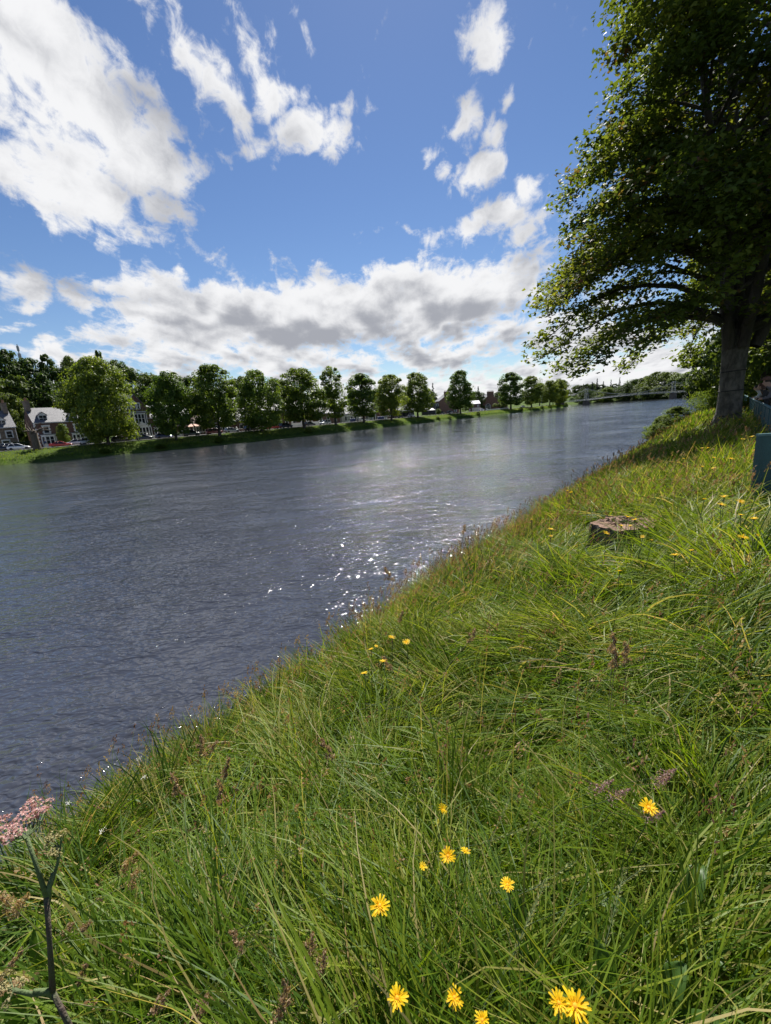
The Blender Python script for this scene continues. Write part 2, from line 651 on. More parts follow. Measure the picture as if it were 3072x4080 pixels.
def build_water():
    m, t, b = base_mat('river_water')
    geo = nd(t, 'ShaderNodeNewGeometry')
    mp = nd(t, 'ShaderNodeMapping')
    mp.inputs['Rotation'].default_value = (0, 0, R_(8))
    mp.inputs['Scale'].default_value = (.62, 1.0, 1)
    lk(t, geo.outputs['Position'], mp.inputs['Vector'])

    def noise(scale, detail, dist=.3, rough=.55):
        n = nd(t, 'ShaderNodeTexNoise')
        n.inputs['Scale'].default_value = scale
        n.inputs['Detail'].default_value = detail
        n.inputs['Distortion'].default_value = dist
        n.inputs['Roughness'].default_value = rough
        lk(t, mp.outputs[0], n.inputs['Vector'])
        return n.outputs['Fac']
    fine, mid, big, patch = noise(8.0, 1.0, .6), noise(2.2, 1.8, .8), noise(.35, 2), noise(.055, 4)
    swell, streak = noise(.13, 2, .5), noise(.21, 3, .4)
    calm = mth(t, 'MULTIPLY', smooth(t, patch, .3, .7, .55, 1.3), smooth(t, streak, .35, .65, .6, 1.35))
    h = mth(t, 'ADD', mth(t, 'MULTIPLY', fine, .070), mth(t, 'ADD', mth(t, 'MULTIPLY', mid, .16), mth(t, 'ADD', mth(t, 'MULTIPLY', big, .13), mth(t, 'MULTIPLY', swell, .14))))
    bp = nd(t, 'ShaderNodeBump')
    bp.inputs['Strength'].default_value = 1.0
    bp.inputs['Distance'].default_value = 1.0
    # smoother under the lee of the far trees
    dp = nd(t, 'ShaderNodeVectorMath', operation='DOT_PRODUCT')
    lk(t, geo.outputs['Position'], dp.inputs[0])
    dp.inputs[1].default_value = (ND[0], ND[1], 0)
    calm = mth(t, 'MULTIPLY', calm, smooth(t, dp.outputs['Value'], 12, 75, 1.0, .22))
    lk(t, mth(t, 'MULTIPLY', h, calm), bp.inputs['Height'])
    lk(t, bp.outputs[0], b.inputs['Normal'])
    cx = nd(t, 'ShaderNodeMix', data_type='RGBA')
    cx.inputs[6].default_value = (.032, .037, .053, 1)
    cx.inputs[7].default_value = (.042, .045, .055, 1)
    lk(t, patch, cx.inputs['Factor'])
    lk(t, cx.outputs[2], b.inputs['Base Color'])
    b.inputs['Roughness'].default_value = .05
    b.inputs['IOR'].default_value = 1.333
    V = np.array([(-700, -500, 0), (900, -500, 0), (900, 1300, 0), (-700, 1300, 0)])
    o = link('river_water', fast_mesh('river_water', V, [np.array([[0, 1, 2, 3]])], [m]))
    tag(o, 'broad dark rippled river flowing between the two banks', 'river', kind='structure')


build_water()

# offset lines along the far bank: positions are found by the bearing at which they are seen


def offset_line(P, d):
    T = np.gradient(P, axis=0)
    T /= np.linalg.norm(T, axis=1)[:, None]
    N = np.stack([-T[:, 1], T[:, 0]], 1)
    return P + N * d


FAR_D = np.array([FAR[0] + 0 * FAR[0]])
_l = np.concatenate([[0], np.cumsum(np.hypot(*np.diff(FAR, axis=0).T))])
_u = np.arange(0, _l[-1], 1.5)
FAR_D = np.stack([np.interp(_u, _l, FAR[:, 0]), np.interp(_u, _l, FAR[:, 1])], 1)
for _ in range(14):
    FAR_D[1:-1] = (FAR_D[:-2] + FAR_D[1:-1] * 2 + FAR_D[2:]) / 4


def bank_pt(px, off, z=2.5):
    """the place `off` metres behind the far water edge that stands at picture column px: (Vector, tangent angle)"""
    L = offset_line(FAR_D, off)
    k = (L[:, 1] > 60) & (L[:, 1] < 420) & (L[:, 0] > -140)
    L = L[k]
    X = np.array([pix((p[0], p[1], z))[0] for p in L])
    i = int(np.argmin(np.abs(X - px)))
    j = min(max(i, 1), len(L) - 2)
    tx, ty = L[j + 1] - L[j - 1]
    x = np.interp(px, X[max(0, i - 2):i + 3], L[max(0, i - 2):i + 3, 0])
    y = np.interp(px, X[max(0, i - 2):i + 3], L[max(0, i - 2):i + 3, 1])
    return Vector((x, y, hz(x, y))), math.atan2(ty, tx)


def strip(name, P, d0, d1, z, mat, label, cat, thick=0.0, kind='structure'):
    A, B = offset_line(P, d0), offset_line(P, d1)
    n = len(P)
    V = np.concatenate([np.c_[A, np.full(n, z)], np.c_[B, np.full(n, z)]])
    i = np.arange(n - 1)
    fs_ = [np.stack([i, i + 1, n + i + 1, n + i], 1)]
    if thick:
        V = np.concatenate([V, V - np.array([0, 0, thick])])
        fs_ += [np.stack([2 * n + i, 2 * n + i + 1, i + 1, i], 1), np.stack([n + i, n + i + 1, 3 * n + i + 1, 3 * n + i], 1)]
    o = link(name, fast_mesh(name, V, fs_, [mat]))
    return tag(o, label, cat, kind=kind)


ASPHALT = pm('asphalt', (.055, .055, .057), (.04, .04, .042), 3, .9, .3, 60)
PAVING = pm('paving', (.30, .29, .27), (.22, .215, .20), 2, .9, .2, 30)
KERB = pm('kerb_stone', (.34, .33, .31), (.26, .25, .24), 5, .9)
LINE = pm('road_paint', (.75, .75, .72), (.6, .6, .58), 8, .7)
_st = FAR_D[(FAR_D[:, 1] > 30) & (FAR_D[:, 1] < 395) & (FAR_D[:, 0] > -190)][::4]
strip('road', _st, 11.2, 17.8, 2.512, ASPHALT, 'grey asphalt street running behind the far bank', 'road')
strip('pavement', _st, 9.6, 11.0, 2.62, PAVING, 'pavement on the river side of the far street', 'pavement', .14)
strip('pavement', _st, 18.0, 20.4, 2.62, PAVING, 'pavement below the houses on the far street', 'pavement', .14)
strip('kerb', _st, 11.0, 11.2, 2.632, KERB, 'stone kerb edging the river side of the far street', 'kerb', .15)
strip('kerb', _st, 17.8, 18.0, 2.632, KERB, 'stone kerb edging the house side of the far street', 'kerb', .15)
ln = MB()
L0 = offset_line(_st, 14.5)
for a, b in zip(L0[:-1], L0[1:]):
    u = (b - a) / np.linalg.norm(b - a)
    w = np.array([-u[1], u[0]]) * .06
    p0, p1 = a, a + u * 3
    ln.add([(*(p0 - w), 2.517), (*(p1 - w), 2.517), (*(p1 + w), 2.517), (*(p0 + w), 2.517)], [(0, 1, 2, 3)])
tag(ln.build('road_marking', LINE), 'white dashed centre line of the far street', 'road marking', kind='structure')
# footpath behind the teal fence
P_ = np.array([tuple(sd_pt(s, 0)) for s in np.arange(-30, 160, 5)])
strip('footpath', P_, -4.2, -1.25, 3.12, pm('path_tarmac', (.10, .098, .095), (.07, .068, .066), 4, .95, .3, 50), 'tarmac footpath behind the teal railing', 'footpath')
# ------------------------------------------------------------------ long grass of the near bank


def ray_hit(px, py, hst):
    """where the sight line comes down to hst above the turf"""
    d = ray(px, py)
    T = np.exp(np.linspace(math.log(.35), math.log(90), 900))
    X, Y, Z = d.x * T, d.y * T, CAM_H + d.z * T
    g = Z - height(X, Y) - hst
    i = int(np.argmax(g < 0))
    if i == 0:
        i = len(T) - 1
    a, b = g[i - 1], g[i]
    t = T[i - 1] + (T[i] - T[i - 1]) * a / (a - b)
    return Vector((d.x * t, d.y * t, CAM_H + d.z * t)), t


STUMP_P = ray_hit(2490, 2083, .27)[0]


def blades(pos, L, W, phi, a0, a1, K, tone, tw=None, drift=None, tipw=.08):
    """ribbons that rise at angle a0 from upright and bend over to a1; all arguments per blade"""
    N = len(pos)
    k = np.linspace(0, 1, K + 1)
    kk = k[None, :]
    ang = a0[:, None] + (a1 - a0)[:, None] * kk ** 1.15
    ph = phi[:, None] + (drift[:, None] * kk ** 2 if drift is not None else 0 * kk)
    dx = np.sin(ang) * np.cos(ph)
    dy = np.sin(ang) * np.sin(ph)
    dz = np.cos(ang)
    st = (L / K)[:, None]
    P = np.zeros((N, K + 1, 3))
    P[:, 1:, 0] = np.cumsum(dx[:, :-1] * st, 1)
    P[:, 1:, 1] = np.cumsum(dy[:, :-1] * st, 1)
    P[:, 1:, 2] = np.cumsum(dz[:, :-1] * st, 1)
    P += pos[:, None, :]
    tw = np.zeros(N) if tw is None else tw
    twk = tw[:, None] * (0.4 + kk)
    sx, sy = -np.sin(ph), np.cos(ph)
    nx, ny, nz = np.cos(ang) * np.cos(ph), np.cos(ang) * np.sin(ph), -np.sin(ang)
    S = np.stack([sx * np.cos(twk) + nx * np.sin(twk), sy * np.cos(twk) + ny * np.sin(twk), nz * np.sin(twk)], -1)
    wk = (np.clip(.55 + 1.6 * k, 0, 1) * (1 - k ** 2.2) + tipw * k)[None, :] * W[:, None]
    g = height(P[..., 0], P[..., 1]) + .02
    P[..., 2] = np.maximum(P[..., 2], g)
    A, B = P - S * wk[..., None] * .5, P + S * wk[..., None] * .5
    V = np.stack([A, B], 2).reshape(-1, 3)
    base = (np.arange(N) * (K + 1) * 2)[:, None] + (np.arange(K) * 2)[None, :]
    Fq = np.stack([base, base + 1, base + 3, base + 2], -1).reshape(-1, 4)
    return V, Fq, np.repeat(tone, (K + 1) * 2)


class Ribbons:
    def __init__(self):
        self.V, self.F, self.T, self.n = [], [], [], 0

    def add(self, V, Fq, T):
        self.V.append(V)
        self.F.append(Fq + self.n)
        self.T.append(T)
        self.n += len(V)

    def build(self, name, mat, label, cat, kind='stuff', parent=None):
        me = fast_mesh(name, np.concatenate(self.V), [np.concatenate(self.F)], [mat], {'tone': np.concatenate(self.T)})
        o = link(name, me, parent)
        return tag(o, label, cat, kind=kind)


GRASS = leaf_mat('long_grass', [(0, (.022, .056, .005)), (.3, (.060, .122, .007)), (.55, (.135, .198, .011)), (.74, (.22, .255, .026)),
                                (.86, (.27, .25, .075)), (.95, (.38, .31, .14)), (1, (.30, .15, .05))], trans=.45, rough=.5, spec=.26)
SEED = leaf_mat('grass_seed', [(0, (.15, .075, .050)), (.35, (.25, .15, .09)), (.7, (.38, .28, .16)), (1, (.50, .40, .23))], trans=.3, rough=.7, spec=.15)


def flow(x, y):
    """lie of the grass: wind-laid swirls, mostly down the slope to the lower right"""
    return -.25 + 1.1 * vnoise(x * 1.0, y * 1.0, 24) + .5 * vnoise(x * 2.6, y * 2.6, 22)


def scatter(n, r0, r1, dmin, dmax, az0=-50, az1=48):
    """even cover in the picture: log spacing in distance, within a strip of the bank"""
    out = np.zeros((0, 2))
    while len(out) < n:
        r = np.exp(RNG.uniform(math.log(r0), math.log(r1), 40000))
        a = np.radians(RNG.uniform(az0, az1, 40000))
        p = np.stack([r * np.sin(a), r * np.cos(a)], 1)
        d = p @ ND
        k = (d > dmin) & (d < dmax)
        out = np.concatenate([out, p[k]])
    return out[:n]


def grass_layer(n, r0, r1, dmin, dmax, K, len_, wid, lodge, tone_mu, tone_sd, az0=-50, az1=48, wscale=0.0, sheaves=0, share=.85):
    """blades over a strip of the bank; most of them in sheaves that lean and colour together"""
    p = scatter(n, r0, r1, dmin, dmax, az0, az1)
    dphi = RNG.normal(0, .6, n) + np.where(RNG.random(n) < .2, RNG.uniform(-3, 3, n), 0)
    dl = RNG.normal(0, .16, n)
    dt = RNG.normal(0, tone_sd, n)
    ll = np.ones(n)
    if sheaves:
        c = scatter(sheaves, r0, r1, dmin, dmax, az0, az1)
        i = RNG.integers(0, sheaves, int(n * share))
        m = len(i)
        sp = np.clip(.042 * np.hypot(*c[i].T) ** .75, .03, .30)[:, None]
        o = RNG.normal(0, 1, (m, 2)) * sp
        p[:m] = c[i] + o
        cphi, cl_, ct, cL = RNG.normal(0, .55, sheaves) + np.where(RNG.random(sheaves) < .32, 3.0, 0), RNG.normal(0, .20, sheaves), RNG.normal(0, .13, sheaves), RNG.uniform(.75, 1.3, sheaves)
        dphi[:m] = cphi[i] + RNG.normal(0, .38, m)
        dl[:m] = cl_[i] + RNG.normal(0, .08, m)
        dt[:m] = ct[i] + RNG.normal(0, tone_sd * .55, m)
        ll[:m] = cL[i]
    dd = p @ ND
    k = (dd > dmin) & (dd < dmax + .3)
    p, dphi, dl, dt, ll, dd = p[k], dphi[k], dl[k], dt[k], ll[k], dd[k]
    n = len(p)
    x, y = p.T
    z = height(x, y) - .01
    r = np.hypot(x, y)
    L = RNG.uniform(*len_, n) * (1 + .5 * vnoise(x * 1.3, y * 1.3, 31)) * ll
    L = L * (1 - .35 * sstep(dd, 2.0, 3.2))
    # no grass grows through the stump; it is shorter round its foot
    ds = np.hypot(x - STUMP_P.x, y - STUMP_P.y)
    front = np.hypot(x - STUMP_P.x * .90, y - STUMP_P.y * .90)
    L = np.where(ds < .40, .02, np.where((ds < .62) | (front < .5), L * .42, L))
    W = RNG.uniform(*wid, n) * (1 + wscale * np.maximum(r - 3, 0))
    phi = flow(x, y) + dphi
    lod = np.clip(lodge + .30 * vnoise(x * 1.7, y * 1.7, 33) + dl, 0, 1.15)
    # grass stands better along the edge of the bank
    lod = lod * (1 - .45 * sstep(dd, 2.0, 3.2))
    a0 = np.radians(RNG.uniform(2, 28, n) + 38 * lod ** 1.5)
    a1 = np.radians(26 + 76 * lod + RNG.normal(0, 10, n))
    patch = vnoise(x * .9, y * .9, 41) * .5 + vnoise(x * 2.3, y * 2.3, 42) * .35
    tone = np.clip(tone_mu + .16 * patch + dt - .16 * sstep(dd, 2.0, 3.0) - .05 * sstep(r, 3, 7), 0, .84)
    dry = RNG.random(n) < (.085 + .16 * sstep(dd, 1.6, 3.0) + .06 * (patch > .25) + .06 * sstep(r, 4, 9))
    tone = np.where(dry, RNG.uniform(.8, .97, n), tone)
    return blades(np.stack([x, y, z], 1), L, W, phi, a0, a1, K, tone, RNG.normal(0, .6, n), RNG.normal(0, .7, n))


G = Ribbons()
# short dense undergrowth, toned dark as shade in the gaps, then the long blades, then broad ones
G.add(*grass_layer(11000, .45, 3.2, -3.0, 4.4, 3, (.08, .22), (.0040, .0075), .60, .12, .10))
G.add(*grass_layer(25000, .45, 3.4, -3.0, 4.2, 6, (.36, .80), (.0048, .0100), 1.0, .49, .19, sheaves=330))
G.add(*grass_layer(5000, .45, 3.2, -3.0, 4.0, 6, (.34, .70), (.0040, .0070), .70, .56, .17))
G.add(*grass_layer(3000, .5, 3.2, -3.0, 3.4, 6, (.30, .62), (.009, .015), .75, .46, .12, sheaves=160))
G.add(*grass_layer(8000, 2.6, 9.0, -3.0, 4.6, 3, (.10, .25), (.0060, .011), .45, .18, .12, wscale=.12))  # undergrowth further off, gap shade again put into its dark tone
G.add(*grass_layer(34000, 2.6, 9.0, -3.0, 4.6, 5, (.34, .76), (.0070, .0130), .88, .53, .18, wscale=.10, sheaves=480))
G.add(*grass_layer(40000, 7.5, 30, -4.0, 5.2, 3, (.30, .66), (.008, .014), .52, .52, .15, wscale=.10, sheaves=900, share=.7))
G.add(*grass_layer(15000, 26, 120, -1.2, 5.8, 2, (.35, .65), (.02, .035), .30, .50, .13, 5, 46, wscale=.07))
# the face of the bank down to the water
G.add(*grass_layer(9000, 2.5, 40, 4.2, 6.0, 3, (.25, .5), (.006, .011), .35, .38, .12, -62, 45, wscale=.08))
G.build('long_grass', GRASS, 'long green and straw-coloured grass covering the near bank', 'grass')


# ------------------------------------------------------------------ far bank: rough grass and dark fringe
def far_grass():
    n = 42000
    i = RNG.integers(0, len(FAR_D) - 1, n * 4)
    off = RNG.uniform(.15, 9.4, n * 4)
    T = np.gradient(FAR_D, axis=0)
    T /= np.linalg.norm(T, axis=1)[:, None]
    q = FAR_D[i] + np.stack([-T[i, 1], T[i, 0]], 1) * off[:, None] + T[i] * RNG.uniform(0, 1.5, n * 4)[:, None]
    k = (q[:, 1] > 62) & (q[:, 1] < 400) & (q[:, 0] > -120)
    q, off = q[k][:n], off[k][:n]
    n = len(q)
    x, y = q.T
    z = height(x, y) - .02
    fr = off < 1.6
    L = np.where(fr, RNG.uniform(.3, .75, n), RNG.uniform(.16, .36, n))
    W = np.where(fr, .12, .095) * RNG.uniform(.7, 1.3, n)
    tone = np.clip(np.where(fr, .22, .55) + .14 * vnoise(x * .4, y * .4, 61) + RNG.normal(0, .08, n), 0, .8)
    V = blades(np.stack([x, y, z], 1), L, W, RNG.uniform(0, 6.28, n), np.radians(RNG.uniform(0, 25, n)), np.radians(RNG.uniform(20, 70, n)), 2, tone)
    R = Ribbons()
    R.add(*V)
    R.build('bank_grass', GRASS, 'rough green grass on the slope of the far bank', 'grass')


far_grass()


# ------------------------------------------------------------------ flowering stems too many to count, along the edge of the bank
def spindle(R_st, R_hd, base, top, hlen, hw, tone, n=5):
    base, top = Vector(base), Vector(top)
    d = (top - base)
    mid = base + d * .55 + Vector((random.uniform(-.05, .05), random.uniform(-.05, .05), 0)) * d.length
    w = R_st
    side = d.cross(Vector((random.uniform(-1, 1), random.uniform(-1, 1), .2))).normalized()
    pts = [base, mid, top]
    return pts, side


def seed_stems():
    Rs, Rh = Ribbons(), Ribbons()
    pA = scatter(420, 1.2, 6.0, -2.5, 3.4)
    pB = scatter(800, 3.5, 26, 1.7, 4.2, -48, 47)
    pC = scatter(1500, 6.0, 60, -1.0, 4.6, 0, 46)
    p = np.concatenate([pA, pB, pC])
    n = len(p)
    x, y = p.T
    r = np.hypot(x, y)
    z = height(x, y)
    L = RNG.uniform(.38, .74, n)
    a0 = np.radians(RNG.uniform(0, 18, n))
    a1 = a0 + np.radians(RNG.uniform(4, 40, n))
    phi = flow(x, y) + RNG.normal(0, .8, n)
    W = .0022 * (1 + .16 * np.maximum(r - 1.5, 0))
    pos = np.stack([x, y, z], 1)
    K = 5
    V, Fq, T = blades(pos, L, W, phi, a0, a1, K, RNG.uniform(.45, .9, n), tipw=.7)
    Rs.add(V, Fq, T)
    Vr = V.reshape(n, K + 1, 2, 3).mean(2)
    tip, d = Vr[:, -1], Vr[:, -1] - Vr[:, -2]
    d /= np.linalg.norm(d, axis=1)[:, None]
    # a head is a spray of small spikelets round the tip
    M = 16
    hl = RNG.uniform(.045, .12, n)
    hw = hl * RNG.uniform(.07, .2, n)
    u = RNG.uniform(0, 1, (n, M))
    off = RNG.normal(0, 1, (n, M, 3)) * (hw * 1.0)[:, None, None] * (1.15 - u)[..., None]
    c = tip[:, None, :] + d[:, None, :] * (u * hl[:, None] - hl[:, None] * .3)[..., None] + off
    sz = np.clip(.007 * (1 + .13 * np.maximum(r - 1.5, 0)), .007, .035)[:, None] * RNG.uniform(.7, 1.4, (n, M))
    dirs = d[:, None, :] + RNG.normal(0, .35, (n, M, 3))
    dirs /= np.linalg.norm(dirs, axis=2)[..., None]
    sd_ = np.cross(dirs, RNG.normal(0, 1, (n, M, 3)))
    sd_ /= np.linalg.norm(sd_, axis=2)[..., None]
    q = np.stack([c - dirs * sz[..., None] * .9, c + sd_ * sz[..., None] * .38, c + dirs * sz[..., None] * 1.1, c - sd_ * sz[..., None] * .38], 2)
    Vh = q.reshape(-1, 3)
    Fh = np.arange(len(Vh)).reshape(-1, 4)
    Rh.add(Vh, Fh, np.repeat(np.clip(RNG.normal(.38, .2, n), 0, 1), M * 4))
    Rs.build('seeding_grass_stems', GRASS, 'thin upright stalks of seeding grass along the near bank', 'grass')
    Rh.build('grass_seed_heads', SEED, 'brown feathery seed heads of the tall grass', 'grass')


seed_stems()
# ------------------------------------------------------------------ trees
BARK = pm('bark', (.085, .072, .058), (.045, .038, .032), 5, .95, .9, 14, stretch=(1, 1, .35))
BARK_GREY = pm('bark_grey', (.17, .155, .13), (.055, .05, .042), 5, .95, 1.0, 12, detail=8, stretch=(1, 1, .55))
LIME = leaf_mat('lime_leaves', [(0, (.058, .105, .016)), (.5, (.115, .175, .022)), (1, (.19, .245, .034))], trans=.46, rough=.5, objvar=.18, spec=.25)
WOOD = leaf_mat('wood_leaves', [(0, (.033, .062, .015)), (.5, (.066, .110, .020)), (1, (.12, .165, .029))], trans=.38, rough=.55, objvar=.25, spec=.2)
CONIFER = leaf_mat('conifer_needles', [(0, (.010, .022, .012)), (.5, (.018, .036, .016)), (1, (.034, .056, .02))], trans=.1, rough=.6, objvar=.2, spec=.2)
SYC = leaf_mat('sycamore_leaves', [(0, (.046, .070, .015)), (.5, (.092, .130, .020)), (.85, (.17, .19, .030)), (.95, (.13, .10, .03)), (1, (.12, .055, .03))],
               trans=.45, rough=.6, spec=.18)


def leaf_faces(c, nrm, size, rng, shape='rhomb', droop=0.0):
    """one small folded face per leaf: c (N,3), nrm (N,3), size (N,)"""
    N = len(c)
    h = rng.normal(0, 1, (N, 3))
    a = np.cross(nrm, h)
    a /= np.linalg.norm(a, axis=1)[:, None] + 1e-9
    b = np.cross(nrm, a)
    s = size[:, None]
    if shape == 'rhomb':
        q = np.stack([c - a * s * .55, c + b * s * .42 + nrm * s * .08, c + a * s * .55, c - b * s * .42 + nrm * s * .08], 1)
        return q.reshape(-1, 3), np.arange(N * 4).reshape(-1, 4)
    # five-lobed leaf outline
    out = [(-.45, 0), (-.14, .56), (.14, .26), (.66, 0), (.14, -.26), (-.14, -.56)]
    q = np.stack([c + a * s * u + b * s * v - nrm * s * (.25 * (u * u + v * v)) for u, v in out], 1)
    return q.reshape(-1, 3), np.arange(N * 6).reshape(-1, 6)


def crown_mesh(name, mat, h, w, clear, seed, nclump=46, per=210, leaf=.36, taper=1.0, lump=.3, top_sharp=.75):
    """foliage as clumps of leaf faces filling an uneven crown from height `clear` to h, width w"""
    rng = np.random.default_rng(seed)
    ch = h - clear
    cs, rs = [], []
    tries = 0
    while len(cs) < nclump and tries < 6000:
        tries += 1
        u = rng.uniform(0.02, 1) ** .9
        q_ = min(1.0, (u * .95 + .04)) ** top_sharp
        prof = (max(0.0, 1 - abs(2 * q_ - 1) ** 2.4)) ** .5
        rmax = w / 2 * prof * (1 + lump * math.sin(3 * u * 6 + seed) * .25)
        a = rng.uniform(0, 6.283)
        rr = rmax * rng.uniform(.25, 1) ** .6
        r_ = rng.uniform(.07, .165) * w * (1 - .25 * u)
        rr = max(0, rr - r_ * .3)
        p = np.array([rr * math.cos(a), rr * math.sin(a), clear + u * ch - r_ * .5])
        if all(np.linalg.norm((p - q) / np.array([1, 1, .8])) > .62 * r_ for q in cs):
            cs.append(p)
            rs.append(r_)
    C, S, T, Nn = [], [], [], []
    for p, r_ in zip(cs, rs):
        n = int(per * rng.uniform(.7, 1.3))
        d = rng.normal(0, 1, (n, 3))
        d /= np.linalg.norm(d, axis=1)[:, None]
        d[:, 2] = np.where(d[:, 2] < -.3, d[:, 2] * .5, d[:, 2])
        rad = r_ * (rng.uniform(.35, 1.0, n) ** .5) * (1 + .22 * np.sin(d[:, 0] * 5 + seed) * np.cos(d[:, 1] * 4))
        q = p + d * rad[:, None] * np.array([1.1, 1.1, .82])
        C.append(q)
        nn = d + np.array([0, 0, .7]) + rng.normal(0, .55, (n, 3))
        Nn.append(nn / np.linalg.norm(nn, axis=1)[:, None])
        S.append(leaf * rng.uniform(.6, 1.35, n))
        T.append(np.clip(rng.normal(.45, .2, n) + rng.normal(0, .1), 0, 1))
    # leaves through the rest of the crown, thinned by large soft noise so that gaps stay
    nf = int(per * nclump * .55)
    u = rng.uniform(.01, 1, nf)
    q_ = np.minimum(1, u * .95 + .04) ** top_sharp
    a = rng.uniform(0, 6.283, nf)
    lob = 1 + .20 * np.sin(2 * a + 7 * u + seed) + .16 * np.sin(5 * a - 12 * u + 2 * seed)
    rr = w / 2 * np.sqrt(np.maximum(0, 1 - np.abs(2 * q_ - 1) ** 2.4)) * lob * np.sqrt(rng.uniform(.12, .92, nf))
    f = np.stack([rr * np.cos(a), rr * np.sin(a), clear + u * ch * (.90 + .10 * np.sin(2 * a + seed))], 1)
    k_ = 6.0 / w
    den = np.sin(f[:, 0] * k_ * 2.1 + seed) * np.cos(f[:, 1] * k_ * 2.4) + np.sin(f[:, 2] * k_ * 2.2 + seed * 1.7)
    f = f[den > -.75]
    nn = f / np.array([w / 2, w / 2, ch]) - np.array([0, 0, .4]) + np.array([0, 0, .7]) + rng.normal(0, .6, f.shape)
    C.append(f)
    Nn.append(nn / np.linalg.norm(nn, axis=1)[:, None])
    S.append(leaf * rng.uniform(.7, 1.4, len(f)))
    T.append(np.clip(rng.normal(.4, .2, len(f)), 0, 1))
    C, S, T, Nn = np.concatenate(C), np.concatenate(S), np.concatenate(T), np.concatenate(Nn)
    V, Fq = leaf_faces(C, Nn, S, rng)
    return fast_mesh(name, V, [Fq], [mat], {'tone': np.repeat(T, 4)}), cs


def trunk_mesh(name, mat, h, clear, r, cs, seed, limbs=9):
    rng = random.Random(seed)
    mb = MB()
    top = clear + (h - clear) * .62
    path = [(0, 0, -.3), (0, 0, .15), (rng.uniform(-.1, .1), rng.uniform(-.1, .1), clear * .8), (rng.uniform(-.3, .3), rng.uniform(-.3, .3), (clear + top) / 2),
            (rng.uniform(-.4, .4), rng.uniform(-.4, .4), top)]
    mb.tube(path, [r * 1.45, r * 1.1, r * .85, r * .5, r * .15], 9)
    for p in rng.sample(list(cs), min(limbs, len(cs))):
        zb = max(clear * .7, min(top * .85, p[2] - .35 * math.hypot(p[0], p[1]) - 1))
        b = Vector((0, 0, zb))
        e = Vector(p)
        mid = b.lerp(e, .5) + Vector((0, 0, .10 * (e - b).length))
        mb.tube([b, mid, e], [r * .38, r * .24, r * .06], 6)
    return mb.mesh(name, mat, True)


# prototypes: the lime trees of the far bank
LIMES = []
for i, (wr, nc, per, cl_, ts, lf) in enumerate([(1.0, 74, 250, .10, .92, .40), (.80, 66, 240, .12, .9, .40), (.70, 58, 240, .13, .85, .40), (.55, 44, 200, .12, 1.0, .38),
                                                 (.78, 62, 240, .12, .95, .40), (.9, 68, 240, .13, .85, .42)]):
    H = 16.0
    cm, cs = crown_mesh('lime_crown', LIME, H, H * wr, H * cl_, 100 + i, nc, per, lf, top_sharp=ts)
    tm = trunk_mesh('lime_trunk', BARK, H, H * cl_ * 1.05, .42, cs, 200 + i)
    LIMES.append((tm, cm, wr))


def lime(px, top, base, width, proto, off, label, group=None, name='lime_tree'):
    """stands `off` metres behind the far water edge at column px; crown top at picture row `top`, `width` picture units wide"""
    p, tan = bank_pt(px, off)
    xb, yb = pix(p)
    dist = (p - Vector((0, 0, CAM_H))).dot(fw)
    # height whose top projects to the given row
    lo, hi = 3.0, 40.0
    for _ in range(40):
        mid = (lo + hi) / 2
        if pix((p.x, p.y, p.z + mid))[1] > top:
            lo = mid
        else:
            hi = mid
    tm, cm, wr = LIMES[proto]
    sh = lo / 15.6
    sw = width * dist / F_PX / (16 * wr) * .93
    root = empty(name, p - Vector((0, 0, .05)), random.uniform(0, 6.28), (sw, sw, sh))
    link('trunk', tm, root)
    link('crown', cm, root)
    return tag(root, label, 'tree', group)


GL = 'lime trees along the far bank'
SH = 'broad green lime tree in the row along the far bank'
lime(432, 1435, 1750, 262, 0, 7.5, 'largest lime tree of the far row, beside the house with the slate roof', GL)
for a in [(702, 1490, 1730, 185, 5, 'broad lime tree in the far row over the blue car'), (875, 1460, 1720, 200, 1, 'high-topped lime tree in the far row beside the maroon car'),
          (1045, 1482, 1710, 190, 0, 'round lime tree in the far row between the black car and the red car'), (1212, 1472, 1690, 205, 1, 'broad lime tree in the far row over the short white wall'),
          (1450, 1492, 1670, 135, 2, 'lime tree in the far row between the blue bins and the white porch gable'), (1560, 1496, 1660, 135, 4, 'lime tree in the far row just past the glazed white porch'),
          (1665, 1488, 1655, 135, 1, 'lime tree in the far row beside the black pavilion')]:
    lime(a[0], a[1], a[2], a[3], a[4], 7.5 + random.uniform(-.6, .6), a[5], GL)
lime(1338, 1464, 1680, 118, 3, 7.5, 'slender airy lime tree in the far row with sky showing through its top', GL)
lime(1835, 1480, 1640, 115, 1, 7.0, 'lime tree standing alone on the bank in front of the gable with the arched window', GL)
lime(2035, 1487, 1625, 108, 2, 7.0, 'full lime tree beside the clipped round trees of the far street', GL)
lime(2118, 1500, 1620, 90, 4, 7.0, 'lime tree next to the white car parked at the end of the far street', GL)
for px, top, w, pr, off in [(2190, 1518, 80, 1, 9), (2225, 1512, 75, 5, 7), (2260, 1515, 70, 4, 6.5), (2150, 1528, 70, 2, 22), (2285, 1530, 40, 3, 13)]:
    lime(px, top, 0, w, pr, off, 'dense lime tree in the clump by the end of the footbridge', 'trees by the footbridge')

# small trees standing between the cars and the houses
for px, top, w, off, lab in [(262, 1690, 46, 19.5, 'small dark clipped tree in the garden of the slate-roofed house'),
                             (1110, 1650, 38, 19, 'small round dark tree before the brown terraced house'),
                             (1010, 1665, 30, 18.5, 'small yellow-green sapling beside the lamp post and black car'),
                             (1748, 1632, 22, 12, 'small dark tree beside the black car near the pink gable'),
                             (1000, 1612, 60, 30, 'tall dark tree rising behind the white bay house')]:
    lime(px, top, 0, w, random.choice([1, 2, 4]), off, lab, None, 'small_tree')

